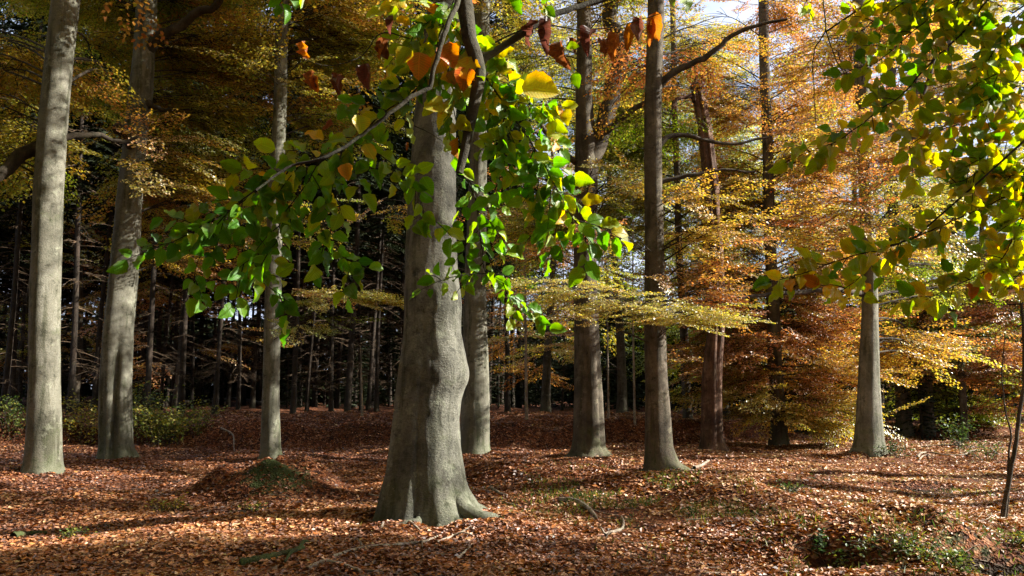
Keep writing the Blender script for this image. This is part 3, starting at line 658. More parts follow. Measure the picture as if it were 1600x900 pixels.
pm(c, 1400, 20, d9 + 1, 90, 60, 1.2, 7, 12, .66, tf9)
pm(c, 1430, 550, d9 + 2.5, 80, 40, 1.3, 8, 12, .60, tf9, att=-.1)
pm(c, 1440, 440, d9 + 2, 90, 50, 1.5, 10, 12, .36, tf9, att=.0)
pm(c, 1420, 250, d9 + 1.5, 100, 60, 1.5, 9, 12, .52, tf9)
c.out(t9, M_TWIG)

# (hues run from green 0 to rust 1)
TIER = [(1190, 30, 150, 60, .70), (1120, 120, 90, 60, .66), (1260, 130, 130, 60, .68), (1180, 210, 130, 50, .64), (1290, 230, 120, 50, .66), (1150, 300, 110, 45, .60), (1250, 320, 120, 45, .62), (1330, 400, 90, 50, .64),
    (1180, 390, 140, 40, .56), (1110, 440, 90, 30, .64), (1240, 440, 110, 40, .64), (1170, 500, 130, 32, .80), (1290, 520, 100, 36, .76), (1120, 555, 110, 34, .72), (1230, 570, 110, 36, .72), (1170, 610, 90, 26, .54), (1260, 640, 100, 26, .50), (1310, 600, 70, 40, .62)]
# background beeches on the right (each traced)
for q, (u, v, w, lab, ms_) in enumerate([
    (1217, 684, 26, 'dark beech trunk behind the layered orange branches', TIER),
    (1075, 668, 16, 'slim dark beech between the straight brownish beech and the snag, far back', [(1000, 120, 70, 70, .34), (1070, 60, 80, 50, .5), (1060, 200, 80, 60, .30), (960, 210, 60, 60, .36), (1080, 300, 90, 60, .40), (980, 330, 70, 50, .42), (860, 110, 60, 60, .44)]),
    (1412, 674, 24, 'left of two leaning dark beeches behind the sunlit right beech', [(1420, 380, 90, 90, .30), (1430, 120, 120, 80, .62), (1400, 10, 110, 60, .62), (1440, 520, 90, 60, .36)]),
    (1449, 672, 20, 'right of two leaning dark beeches behind the sunlit right beech', [(1500, 300, 110, 100, .42), (1490, 490, 100, 60, .28), (1500, 20, 120, 60, .52), (1520, 130, 100, 80, .56)]),
    (1506, 688, 12, 'thin mossy beech pole at the right background', [(1530, 560, 80, 60, .70), (1510, 620, 70, 30, .3), (1560, 430, 90, 60, .5)]),
    (1640, 690, 30, 'beech at the right margin with orange lower branches', [(1590, 580, 70, 60, .76), (1590, 350, 90, 90, .40), (1580, 180, 90, 90, .5), (1560, 480, 80, 40, .7)])]):
    g = G(u, v); dd = 25.4 if q == 0 else (27.5 if q == 1 else max(g[1], 24) if q != 4 else g[1])
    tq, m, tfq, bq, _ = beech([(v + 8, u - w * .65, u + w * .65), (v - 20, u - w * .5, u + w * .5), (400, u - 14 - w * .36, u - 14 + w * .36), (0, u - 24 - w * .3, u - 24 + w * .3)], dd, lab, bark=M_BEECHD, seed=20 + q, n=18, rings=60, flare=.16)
    m.build('trunk', M_BEECHD, tq, smooth=True)
    c = Crown()
    for (a, b, e, f_, hu) in ms_: pm(c, a, b, dd + (.2 if q == 0 else 1), e, f_, 1.3 if q == 0 else 2.5, 9, 13, hu, tfq, scale=1.45 if q == 0 else 1.7, att=.25 if b < 420 else -.12, hs=.04)
    c.out(tq, M_TWIG)

# ------------------------------------------------------------------ unseen beeches added right of frame, crowns shaped to cast the shade
def shade(y, q):
    if y < 8.6: return 1.4 if q > -.6 else .15
    if y < 9.5: return .35 if q < .2 else (0 if q < 4 else .6)
    if y < 10.8: return 0 if q < -1.5 else (.7 if q < .9 else (0 if q < 3.3 else (1.0 if q < 6 else .5)))
    if y < 14.0: return 0 if q < .6 else (.9 if q < 5.5 else .5)
    if y < 17.2: return .12 if q < 5.3 else .5
    return .1 if q < 6 else .5
labs = ['autumn beech to the right of the view whose crown shades the foreground leaf litter', 'broad autumn beech right of the view at the depth of the big middle beech',
        'autumn beech right of the view level with the mossy mound', 'tall autumn beech right of the view level with the left grey beech', 'far autumn beech right of the view shading the ground before the spruces']
for q, (ylo, yhi, tx) in enumerate([(5.2, 8.9, 17), (8.9, 11.5, 21), (11.5, 15, 19), (15, 19, 24), (19, 25, 27)]):
    yc = (7.2, 11.9, 13.2, 16.6, 22.07)[q] + tx * tan(SUN_AZ); base = np.array([tx, yc, float(hgt(tx, yc))])
    tb = thing('beech_tree', base, labs[q], 'tree')
    Z = np.linspace(base[2] - .3, 20, 50); m = MB()
    m.add(*tube(np.stack([tx + .2 * np.sin(Z * .3), yc + .15 * np.sin(Z * .4 + q), Z], -1), .36 * (1 - Z / 26) + .25 * np.exp(-(Z - base[2]) / .3), 16, closed=False)); m.build('trunk', M_BEECH, tb, smooth=True)
    c = Crown(); tf = lambda z, tx=tx, yc=yc: np.array([tx, yc, z])
    cnt = 0
    for _ in range(int((1000 if q == 0 else 420) * (yhi - ylo) / 3.5)):
        y = rng.uniform(ylo, yhi); qq = rng.uniform(-4.5, 13)
        # clumpy: low-frequency field modulates the probability
        pr = shade(y, qq) + .42 * vnoise(y / .8, qq / 1.0, 0, 50)
        if pr < .5: continue
        x = rng.uniform(max(12.5, tx - 5), tx + 7); z = qq + TE * x; y = y + x * tan(SUN_AZ)
        if z < 4.5 or z > 21: continue
        az = rng.uniform(0, 2 * pi); p = np.array([x, y, z])
        c.spray(p - np.array([cos(az), sin(az), 0]) * .7, az, rng.normal(0, .3), rng.normal(0, .4), rng.uniform(1.3, 1.9), .5 + rng.normal(0, .1)); cnt += 1
        if cnt % 11 == 0:
            a = np.array([tx, yc, max(3, z - 1.5)]); c.limb.add(*tube(np.array([a, (a + p) / 2 + [0, 0, .4], p]), [.05, .03, .012], 5, closed=False))
    c.out(tb, M_TWIG)

# unseen upper crowns over the frame, added to cut the skylight
for tb, tf, hu in ((t1, tf1, .5), (t2, tf2, .55), (t3, tf3, .5), (t4, tf4, .5), (t5, tf5, .5), (t6, tf6, .5), (t7, tf7, .6), (t9, tf9, .6)):
    c = Crown(); dep = float(tf(1)[1]); zt = dep * .50 + 3.5
    for _ in range(24):
        z = rng.uniform(zt, 20); a = tf(z)
        cc = a + np.array([rng.uniform(-4.5, 4.5), rng.uniform(-4, 4), rng.uniform(0, 1)])
        c.mass(tf, cc, 1.5, 1.5, .5, 2, 6, hu, scale=2.6, ok=lambda p: (p[2] - TE * p[0]) > 6.5 and p[2] > p[1] * .55 + 2.2)
    if c.inst: c.out(tb, M_TWIG, twigs=False)

# unseen tall beeches added around the camera, high crowns dimming the skylight
for q, (tx, ty, lab) in enumerate([(-7.6, 3.6, 'tall beech just outside the left edge with a high spreading crown'), (8.2, 5.3, 'tall beech just outside the right edge with a high spreading crown'), (-3.5, -4.5, 'tall beech behind the viewpoint to the left with a high crown'),
        (5.5, -6.5, 'tall beech behind the viewpoint to the right with a high crown'), (-11.5, 9.5, 'tall beech outside the left edge level with the big middle beech')]):
    base = np.array([tx, ty, float(hgt(tx, ty))]); tb = thing('beech_tree', base, lab, 'tree'); m = MB(); Z = np.linspace(base[2] - .3, 19, 50)
    m.add(*tube(np.stack([tx + .15 * np.sin(Z * .3 + q), ty + .15 * np.sin(Z * .4 + q), Z], -1), .32 * (1 - Z / 24) + .2 * np.exp(-(Z - base[2]) / .25), 20, closed=False)); m.build('trunk', M_BEECH, tb, smooth=True)
    c = Crown(); tf = lambda z, tx=tx, ty=ty, q=q: np.array([tx + .15 * sin(z * .3 + q), ty + .15 * sin(z * .4 + q), z])
    for _ in range(34):
        a = rng.uniform(0, 2 * pi); R_ = 8.5 * rng.random() ** .6; cc = np.array([tx + cos(a) * R_, ty + sin(a) * R_, rng.uniform(10.5, 17)])
        c.mass(tf, cc, 1.6, 1.6, .5, 1, 8, .5, scale=2.8, ok=lambda p: (p[2] - TE * p[0]) > 6.3 and p[2] > 9 and p[2] > p[1] * .56 + 2.4)
    c.out(tb, M_TWIG, twigs=False)

# ------------------------------------------------------------------ spruce plantation
def make_spruce(seed, H=21, cb=8.0, r0=.17, ks=.62):
    r = np.random.default_rng(seed)
    o = thing('spruce_tree', (0, 0, 0), 'tall dark spruce pole with dead lower twigs in the dense plantation', 'tree', 'spruce trees of the plantation behind')
    Z = np.linspace(-.4, H, 36); cx = .10 * np.sin(Z * .35 + seed); cy_ = .10 * np.sin(Z * .3 + seed * 2)
    tb_ = tube(np.stack([cx, cy_, Z], -1), ks * r0 * (1 - np.clip(Z, 0, H) / H * .8) + .06 * np.exp(-np.clip(Z, 0, 9) / .25), 10, lambda R_, th, p: R_ * (1 + .05 * vnoise(np.cos(th)[None] * 2, np.sin(th)[None] * 2, p[:, 2:3] * 2, seed)), closed=False)
    build('trunk', *tb_, M_SPRUCE, o, smooth=True)
    dm = MB()
    for i in range(70):
        z = r.uniform(1.3, cb + 2.5); a = r.uniform(0, 2 * pi); L_ = r.uniform(.4, 1.8) * (0.6 + .08 * z)
        t = np.linspace(0, 1, 5)[:, None]; dirv = np.array([cos(a), sin(a), r.uniform(-.25, .2)])
        c0 = np.array([.10 * sin(z * .35 + seed), .10 * sin(z * .3 + seed * 2), z]); pts = c0 + dirv * L_ * t + np.array([0, 0, -.25]) * L_ * t ** 2
        dm.add(*tube(pts, np.linspace(.014, .004, 5), 3, closed=False))
        for j in range(5):
            tt = r.uniform(.25, 1); b = c0 + dirv * L_ * tt + np.array([0, 0, -.25 * L_ * tt * tt]); a2 = a + r.choice([-1, 1]) * r.uniform(.4, 1.1)
            e = b + np.array([cos(a2), sin(a2), r.uniform(-.5, .15)]) * r.uniform(.15, .5)
            dm.add(*tube(np.array([b, (b + e) / 2 + r.normal(0, .02, 3), e]), [.006, .005, .003], 3, closed=False))
    dm.build('dead_twigs', M_DEADTW, o)
    P0, D0, N0, L0, T0 = [], [], [], [], []
    z = cb
    while z < H - .2:
        f = (H - z) / (H - cb)
        for j in range(6):
            a = r.uniform(0, 2 * pi); L_ = (.3 + 2.3 * f ** .8) * r.uniform(.75, 1.15); zb = z + r.uniform(-.2, .2)
            for t in np.arange(.15, 1.0, .16 / max(L_, .5)):
                b = np.array([cos(a), sin(a), 0]) * L_ * t + np.array([0, 0, zb - .35 * L_ * t ** 1.3])
                for s in (-1, 1):
                    a2 = a + s * r.uniform(.5, 1.1); d_ = unit(np.array([cos(a2), sin(a2), r.uniform(-.7, -.1)]))
                    P0.append(b); D0.append(d_); L0.append(r.uniform(.3, .6) * (1.15 - t * .5)); T0.append(r.uniform(0, .7))
                    nn = unit(np.array([r.normal(0, .5), r.normal(0, .5), 1])); N0.append(unit(nn - d_ * nn.dot(d_)))
        z += r.uniform(.34, .5)
    P0, D0, N0, L0 = map(np.array, (P0, D0, N0, L0)); V_, Q_ = kites(P0, D0, N0, L0, .13, -.05)
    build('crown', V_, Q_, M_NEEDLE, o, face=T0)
    return o
def kids(o): return [c_ for c_ in ALLK.get(o.name, [])]
SP = [make_spruce(1), make_spruce(2, 23, 9, .2), make_spruce(3, 19, 7, .14), make_spruce(4, 22, 8.5, .16)]
ALLK = {}
for ob in list(bpy.data.objects):
    if ob.parent: ALLK.setdefault(ob.parent.name, []).append(ob)
used = set()
def place(protos, i, x, y, sc_=1.0, rz=None, label=None, group=None, zoff=0):
    p = protos[i]
    if p.name in used:
        r_ = p.copy(); COL.objects.link(r_)
        for ch in kids(p):
            c_ = ch.copy(); c_.parent = r_; COL.objects.link(c_)
    else: r_ = p; used.add(p.name)
    r_.location = (float(x), float(y), float(hgt(x, y)) + zoff); r_.scale = (sc_,) * 3; r_.rotation_euler = (rng.normal(0, .012), rng.normal(0, .012), rng.uniform(0, 6.28) if rz is None else rz)
    if label: r_['label'] = label
    if group: r_['group'] = group
    return r_
pos = []
for u, dd, s_ in [(8, 30, .9), (22, 34, .8), (38, 40, .9), (110, 30, 1.0), (158, 33, .9), (180, 37, .8), (232, 31, 1.0), (260, 38, .7), (277, 42, .8), (287, 33, 1.1), (340, 32, .85), (373, 38, .8), (460, 33, .9), (486, 40, .8), (522, 38, .9), (530, 46, 1.0), (549, 34, .95), (566, 44, .9), (581, 40, .9), (592, 36, .8), (790, 35, .8), (878, 38, 1.0), (950, 40, .8), (848, 44, .9), (975, 46, .9), (690, 36, .9), (640, 42, 1), (1075, 42, .9), (1160, 40, 1), (1180, 46, .9), (130, 46, .9), (60, 48, .9), (210, 50, 1), (420, 47, .9), (310, 52, 1)]:
    pos.append(((u - 800) / FPX * dd, dd, s_ * (.5 if u > 800 else 1)))
tries = 0
while len(pos) < 270 and tries < 20000:
    tries += 1
    y = rng.uniform(32, 74); x = rng.uniform(-46, 62)  # unseen spruces past the right edge, kept to shade the plantation floor
    if x > 6 and x < y * .7 + 3 and y < 36 + (x - 6) * 1.6: continue
    if y < 38 and x > 6: continue
    if x > .02 * y and x < y * .7 + 3: continue          # the right side opens to the beeches
    if abs(x) > y * .72 + 6 and x < 0: continue
    if y < 40 and abs(x) < y * .66 and x < 6: continue
    if min(((x - a) ** 2 + (y - b) ** 2) for a, b, _ in pos) < 3.2: continue
    pos.append((x, y, rng.uniform(.8, 1.15)))
for i, (x, y, s_) in enumerate(pos):
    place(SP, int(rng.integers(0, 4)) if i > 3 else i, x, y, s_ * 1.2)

# far thicket closing the wood (one mass)
K = 110000
X = rng.uniform(-90, 110, K); Y = rng.uniform(76, 92, K); zt = 9.5 + 3.0 * vnoise(X / 5, 0, 0, 12) + 1.5 * vnoise(X / 1.7, 3, 0, 13)
Zf = rng.random(K) ** .9 * (zt + .6) - .2
d_, n_ = rand_dirs(K, 1.2)
V, Q = kites(np.stack([X, Y, Zf], -1), d_, n_, rng.uniform(.5, 1.1, K), .3, .1)
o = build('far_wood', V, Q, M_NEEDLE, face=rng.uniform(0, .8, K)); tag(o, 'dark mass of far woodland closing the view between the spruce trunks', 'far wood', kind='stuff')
# young dark spruces under the plantation
def make_young(seed):
    r = np.random.default_rng(seed); o = thing('young_spruce', (0, 0, 0), 'low dark young spruce growing among the spruce trunks', 'tree', 'young spruces under the plantation')
    build('trunk', *tube(np.array([[0, 0, -.2], [.02, 0, 2], [0, 0, 4.6]]), [.05, .04, .008], 6, closed=False), M_SPRUCE, o, smooth=True)
    P0, D0, N0, L0 = [], [], [], []
    for z in np.arange(.3, 4.6, .16):
        for j in range(6):
            a = r.uniform(0, 2 * pi); L_ = (.15 + 1.35 * (1 - z / 4.7)) * r.uniform(.7, 1.2)
            for t in np.arange(.2, 1, .2):
                for s in (-1, 1):
                    a2 = a + s * r.uniform(.4, 1.1); d__ = unit(np.array([cos(a2), sin(a2), r.uniform(-.5, .1)])); nn = unit(np.array([r.normal(0, .5), r.normal(0, .5), 1]))
                    P0.append([cos(a) * L_ * t, sin(a) * L_ * t, z - .2 * L_ * t]); D0.append(d__); N0.append(unit(nn - d__ * nn.dot(d__))); L0.append(r.uniform(.18, .36))
    V_, Q_ = kites(*map(np.array, (P0, D0, N0, L0)), .15, 0); build('crown', V_, Q_, M_NEEDLE, o, face=r.uniform(0, .8, len(P0)))
    return o
YS = [make_young(31), make_young(32)]
for yb in YS: ALLK[yb.name] = [ob for ob in bpy.data.objects if ob.parent == yb]
for i in range(105):
    y = rng.uniform(44, 70); x = rng.uniform(-.66, .66) * y
    if i > 75: y = rng.uniform(30, 46); x = rng.uniform(.26, .66) * y
    elif i > 50: y = rng.uniform(36, 60); x = rng.uniform(.0, .3) * y
    place(YS, i % 2, x, y, rng.uniform(.8, 1.7) if i <= 50 else rng.uniform(.8, 1.35))

# beech copies filling the far right and the depth, plus unseen ones added around the camera (each tree its own object)
def make_far_beech(seed, hue):
    r_ = rng; o = thing('beech_tree', (0, 0, 0), 'sunlit autumn beech in the far wood', 'tree', 'far autumn beeches at the edge of the wood')
    Z = np.linspace(-.4, 17, 30); build('trunk', *tube(np.stack([.2 * np.sin(Z * .3 + seed), .1 * np.sin(Z * .4), Z], -1), .24 * (1 - Z / 21) + .1 * np.exp(-np.clip(Z, 0, 9) / .3), 10, closed=False), M_BEECHD, o, smooth=True)
    c = Crown(); tf = lambda z: np.array([.2 * sin(z * .3 + seed), .1 * sin(z * .4), z])
    for _ in range(15):
        z = r_.uniform(2.2, 16); a = r_.uniform(0, 2 * pi); R_ = r_.uniform(1, 3.6) * (1 - (z / 22) ** 2)
        c.mass(tf, np.array([cos(a) * R_, sin(a) * R_, z]), 1.4, 1.4, .5, 2, 6, hue, scale=2.3, hs=.05)
    c.out(o, M_TWIG, twigs=False); return o
FB = [make_far_beech(1, .45), make_far_beech(2, .68), make_far_beech(3, .34)]
for yb in FB: ALLK[yb.name] = [ob for ob in bpy.data.objects if ob.parent == yb]
fb_pos = [(15, 33, 2, 1), (24, 40, 2, .9), (17, 38, 1, 1), (27, 50, 0, 1), (21, 45, 2, 1), (12, 37, 0, .9), (9, 34, 2, .8), (25, 52, 1, 1), (4.5, 34, 0, .9), (1.5, 33, 1, .8), (7.5, 30, 0, .8), (4, 44, 2, 1.1), (9, 46, 2, 1.2), (13, 48, 0, 1.2),
          (-17, 41, 1, 1), (-22, 40, 0, 1), (-27, 44, 1, 1)]
fb_unseen = [(-14, -7, 0), (-7, -10, 1), (0, -12, 2), (8, -10, 0), (15, -12, 1), (-12, 1, 1), (-17, 8, 0), (-20, 16, 2), (-3, -20, 0), (6, -22, 1), (14, -24, 2), (-14, -20, 2), (-23, -10, 0), (-26, 3, 1), (23, -20, 0)]  # unseen copies behind and left of the camera, added to dim skylight
fb_pos += [(a, b, c_, 1.25) for a, b, c_ in fb_unseen]
while len(fb_pos) < 78:
    x, y = rng.uniform(-38, 36), rng.uniform(-34, 30)
    if not (y < -5 - (max(x, 0)) * .2 or (x < -.68 * max(y, 0) - 7.5)): continue
    if min((x - a[0]) ** 2 + (y - a[1]) ** 2 for a in fb_pos) < 14: continue
    fb_pos.append((x, y, int(rng.integers(0, 3)), rng.uniform(1.1, 1.4)))  # more unseen copies added to close the ring against skylight
for i, (x, y, k_, s_) in enumerate(fb_pos): place(FB, k_, x, y, s_)

# thin pale poles standing before the dark plantation
for q, (u, v, vt, w, lab) in enumerate([(823, 656, 380, 5, 'thin pale dead pole before the dark wood right of the middle beech'), (992, 662, 300, 3.5, 'thin bare pole just left of the straight brownish beech'), (951, 655, 420, 3, 'thin grey pole beside the forked beech'),
        (566, 650, 540, 4, 'short crooked pale sapling stem left of the big middle beech'), (338, 628, 440, 7, 'reddish sunlit young trunk before the dark spruces')]):
    g = G(u, v); tb = thing('bare_sapling', g, lab, 'sapling'); m = MB()
    a, b = P(u, v, g[1]), P(u - 3, vt, g[1]); r_ = w / 2 * px(g[1])
    L_ = smooth_line([g - [0, 0, .1], (a * .6 + b * .4) + [rng.normal(0, .05), 0, 0], b], 16); m.add(*tube(L_, np.linspace(r_ * 1.2, r_ * .4, 16), 6, closed=False)); m.build('trunk', M_STICK if q != 4 else M_SNAG, tb, smooth=True)
    m = MB()
    for _ in range(14):
        i = rng.integers(4, 15); e = L_[i] + np.array([rng.choice([-1, 1]) * rng.uniform(.2, .8), rng.uniform(-.4, .4), rng.uniform(-.1, .25)]); m.add(*tube(np.array([L_[i], (L_[i] + e) / 2 + [0, 0, .04], e]), [.008, .006, .003], 3, closed=False))
    m.build('twigs', M_DEADTW, tb)

# bare twiggy brush inside the right foliage, double-stemmed sapling at the right
g = G(1570, 812); tb = thing('double_stem_sapling', g, 'slender double-stemmed sapling rising from the litter at the right', 'sapling')
for pts, r0, r1 in (([(1566, 815), (1573, 760), (1580, 700), (1587, 640), (1596, 560), (1600, 450), (1604, 330)], .030, .010), ([(1572, 812), (1575, 760), (1572, 715), (1575, 670), (1567, 645), (1563, 600), (1570, 520)], .016, .005)):
    m = MB(); limb(m, [P(a, b, g[1]) for a, b in pts], r0, r1, 8, 40); 
    m.build('stem', M_TWIG, tb, smooth=True)
# ------------------------------------------------------------------ foreground branches
class Leaves:
    def __init__(s): s.m = MB(); s.k = 0
    def add(s, p, d_, n_, L_, hue, wr=.33, curl=None, fold=None, crump=None):
        curl = rng.uniform(-.1, .5) if curl is None else curl; fold = rng.uniform(.02, .45) if fold is None else fold; crump = rng.uniform(.02, .08) if crump is None else crump
        d_ = unit(d_); n_ = unit(n_ - d_ * n_.dot(d_)); sd_ = np.cross(n_, d_)
        K_ = 11; t = np.linspace(0, 1, K_)
        w = wr * np.sin(pi * t ** .78) ** .75 * (1 - .15 * t); w[0] = .0; w[-1] = 0
        w = w * (1 + .09 * (np.arange(K_) % 2) * (t < .95))
        zc = -curl * (t - .4) ** 2
        ctr = p + d_ * (t * L_)[:, None] + n_ * (zc * L_)[:, None]
        wav = crump * np.sin(t * rng.uniform(8, 20) + rng.uniform(0, 6))
        le = ctr + sd_ * (w * L_)[:, None] + n_ * ((w * fold * 2 + wav) * (w > 0) * L_)[:, None]
        ri = ctr - sd_ * (w * L_)[:, None] + n_ * ((w * fold * 2 - wav) * (w > 0) * L_)[:, None]
        V_ = np.concatenate([le, ctr, ri]); i = np.arange(K_ - 1)
        Q_ = np.concatenate([np.stack([i, i + 1, K_ + i + 1, K_ + i], -1), np.stack([K_ + i, K_ + i + 1, 2 * K_ + i + 1, 2 * K_ + i], -1)])
        uv = np.concatenate([np.stack([t, .5 + w], -1), np.stack([t, .5 + 0 * t], -1), np.stack([t, .5 - w], -1)])
        s.m.add(V_, Q_, hue, uv); s.k += 1
def fg_twig(L, T, pts, d0, d1, r0, r1, gap, size, hue, hs=.1, side=0, sidelen=50, face=.7, dr=1.0, start=0.0, sidehue=None):
    """pts in photo pixels; d0..d1 depth along it; leaves every gap px, side twigs every 'side' px"""
    n_ = len(pts); W_ = np.array([P(a, b, d0 + (d1 - d0) * i / (n_ - 1)) for i, (a, b) in enumerate(pts)])
    k_ = max(10, n_ * 5); C_ = smooth_line(W_, k_); C_ += np.cumsum(rng.normal(0, .0012, C_.shape), 0)
    T.add(*tube(C_, np.linspace(r0, r1, k_), 6 if r0 > .004 else 4, closed=False))
    s_ = np.r_[0, np.cumsum(np.linalg.norm(np.diff(C_, axis=0), axis=1))]; mpp = d0 / FPX
    q = s_[-1] * start; sg = 1
    while gap and q < s_[-1]:
        i = min(int(np.searchsorted(s_, q)), k_ - 2); p = C_[i]; tdir = unit(C_[i + 1] - C_[i]); view = unit(p - np.array([0, 0, CAMZ]))
        nrm = unit(-view * face + np.array([rng.choice([-1, 1.3]) * 1.1, 0, .8]) * (1.2 - face) + rng.normal(0, .33, 3))
        sd_ = unit(np.cross(nrm, tdir)); an = radians(rng.uniform(35, 75)) if q < s_[-1] - gap * mpp * 1.2 else 0
        dd = tdir * cos(an) + sd_ * sin(an) * sg + np.array([0, 0, -rng.uniform(.15, .55) * dr])
        dd = unit(dd); L_ = size * rng.uniform(.6, 1.2); nrm = unit(nrm + rng.normal(0, .25, 3))
        pet = p + dd * .012
        T.add(*tube(np.array([p, pet, pet + dd * .006]), .0009, 3, closed=False))
        L.add(pet, dd, nrm, L_, float(np.clip(hue + rng.normal(0, hs), 0, 1)))
        sg = -sg; q += gap * mpp * rng.uniform(.7, 1.3)
    if side:
        q = s_[-1] * start + side * mpp * .6; sg = 1
        while q < s_[-1] * .97:
            i = min(int(np.searchsorted(s_, q)), k_ - 2); p = C_[i]; u_ = 800 + p[0] / p[1] * FPX
            cx_ = C_[i + 1] - C_[i]; a = math.atan2(cx_[2], cx_[0]) + sg * radians(rng.uniform(30, 60)); ln = sidelen * rng.uniform(.6, 1.3) * mpp
            e = p + np.array([cos(a) * ln, rng.uniform(-.25, .25) * ln, sin(a) * ln - .2 * ln])
            C2 = smooth_line([p, (p + e) / 2 + [0, 0, .08 * ln], e], 6); T.add(*tube(C2, np.linspace(.0022, .0010, 6), 4, closed=False))
            for j in range(max(2, int(ln / mpp / gap)) + 1 if gap else 0):
                tt = (j + .7) / (max(2, int(ln / mpp / gap)) + 1) * 5; ii_ = int(min(tt, 4)); pp = C2[ii_] + (C2[ii_ + 1] - C2[ii_]) * (tt - ii_); td = unit(C2[ii_ + 1] - C2[ii_]); view = unit(pp - np.array([0, 0, CAMZ]))
                nrm = unit(-view * face + np.array([rng.choice([-1, 1.3]) * 1.1, 0, .8]) * (1.2 - face) + rng.normal(0, .33, 3)); sd_ = unit(np.cross(nrm, td)); an = radians(rng.uniform(30, 70)) * (1 if j % 2 else -1)
                dd = unit(td * cos(an) + sd_ * sin(an) + np.array([0, 0, -rng.uniform(.1, .5) * dr]))
                L.add(pp + dd * .01, dd, nrm, size * rng.uniform(.7, 1.15), float(np.clip(hue + rng.normal(0, hs), 0, 1)))
            sg = -sg; q += side * mpp * rng.uniform(.75, 1.3)

# hornbeam-like tree leaning over from beside the camera
hb = thing('hornbeam_tree', (1.4, -1.2, float(hgt(1.4, -1.2))), 'overhanging branch with large glowing green leaves in front of the big middle beech', 'tree')
m = MB(); zz_ = np.linspace(-.3, 4.6, 24)
m.add(*tube(np.stack([1.4 - .05 * zz_, -1.2 + .16 * zz_ + .03 * zz_ ** 2, zz_], -1), .10 - .008 * zz_ + .06 * np.exp(-np.clip(zz_, 0, 9) / .2), 12, closed=False)); m.build('trunk', M_BOUGH, hb, smooth=True)
bo = MB(); D = 2.8
A = [np.array([1.2, -.2, 4.3]), np.array([.7, 1.2, 4.2]), np.array([.1, 2.5, 3.75]), P(722, -40, D), P(728, 20, D), P(733, 62, D), P(747, 100, D), P(748, 128, D), P(738, 175, D), P(729, 220, D), P(722, 250, D), P(717, 270, D)]
Ls_ = smooth_line(A, 70); bo.add(*tube(Ls_, np.interp(np.linspace(0, 1, 70), [0, .5, .9, 1], [.055, .038, .028, .014]), 12, lambda R_, th, p: R_ * (1 + .14 * vnoise(p[:, 0:1] * 30, p[:, 2:3] * 30, th[None] * 1.5, 8)), closed=False))
limb(bo, [P(745, 112, D), P(757, 95, D + .05), P(790, 78, D + .1), P(830, 55, D + .1), P(870, 32, D + .15), P(930, 5, D + .2), P(1000, -20, D + .2)], .016, .009, 8, 26)
limb(bo, [P(722, -30, D), P(712, 8, D - .05), P(690, 50, D - .1), P(674, 105, D - .1), P(664, 138, D - .1), P(633, 152, D - .12), P(600, 177, D - .15), P(573, 200, D - .15), P(547, 223, D - .15), P(500, 250, D - .2), P(457, 258, D - .2), P(400, 297, D - .25)], .011, .004, 8, 50)
bo.build('bough', M_BOUGH, hb, smooth=True)
T = MB(); L = Leaves(); DL = Leaves()
S = .077
fg_twig(L, T, [(710, 0), (690, 50), (668, 120), (640, 150), (600, 177), (573, 200), (547, 223), (500, 250), (457, 258), (400, 297), (365, 325), (330, 345), (290, 365)], 2.9, 2.75, .004, .002, 12, S, .34, .12, side=32, sidelen=60)
fg_twig(L, T, [(330, 345), (270, 378), (225, 395), (190, 408)], 2.75, 2.7, .002, .001, 14, S * .9, .2, .12, side=48, sidelen=26)
fg_twig(L, T, [(457, 258), (430, 300), (405, 350), (395, 400), (420, 440), (455, 465)], 2.8, 2.9, .003, .001, 12, S * .9, .26, .13, side=30, sidelen=50)
fg_twig(L, T, [(400, 297), (360, 330), (330, 370), (310, 420), (300, 470)], 2.75, 2.8, .003, .001, 14, S * .85, .22, .14, side=35, sidelen=40)
fg_twig(L, T, [(547, 223), (535, 270), (515, 320), (505, 370), (530, 410), (560, 435)], 2.85, 2.9, .003, .001, 11, S * .95, .30, .12, side=28, sidelen=50)
fg_twig(L, T, [(547, 223), (590, 240), (625, 270), (655, 310), (660, 345)], 2.85, 2.9, .0025, .001, 13, S * .95, .34, .1, side=36, sidelen=45)
fg_twig(L, T, [(500, 250), (470, 300), (440, 340), (430, 385), (385, 415), (350, 450)], 2.8, 2.8, .0025, .001, 13, S * .9, .28, .12, side=33, sidelen=45)
fg_twig(L, T, [(663, 136), (680, 160), (690, 190), (705, 225), (715, 248)], 2.9, 3.0, .005, .002, 16, S, .36, .1)
fg_twig(L, T, [(700, 20), (660, 40), (640, 70), (650, 110)], 2.9, 2.85, .003, .001, 11, S, .46, .12, side=24, sidelen=40)
fg_twig(L, T, [(700, 30), (725, 70), (700, 110), (715, 150), (700, 180)], 2.85, 2.8, .003, .001, 10, S * 1.05, .52, .16, side=27, sidelen=45)
fg_twig(L, T, [(722, 20), (690, 10), (650, 5), (610, 8)], 2.9, 2.9, .003, .001, 13, S, .42, .12, side=40, sidelen=30)
fg_twig(L, T, [(750, 110), (775, 145), (800, 185), (835, 235), (862, 285), (890, 335), (925, 385)], 2.95, 2.85, .004, .001, 10, S, .33, .13, side=27, sidelen=60)
fg_twig(L, T, [(745, 60), (765, 90), (795, 130), (830, 160), (870, 190)], 2.95, 2.9, .003, .001, 11, S * 1.05, .48, .14, side=32, sidelen=45)
fg_twig(L, T, [(790, 170), (780, 215), (775, 260), (790, 300)], 2.9, 2.9, .003, .001, 11, S * .95, .33, .1, side=32, sidelen=45)
fg_twig(L, T, [(720, 262), (740, 300), (750, 345), (752, 385), (762, 427), (800, 450), (812, 485)], 3.0, 2.95, .003, .001, 12, S * .85, .28, .1, side=28, sidelen=50)
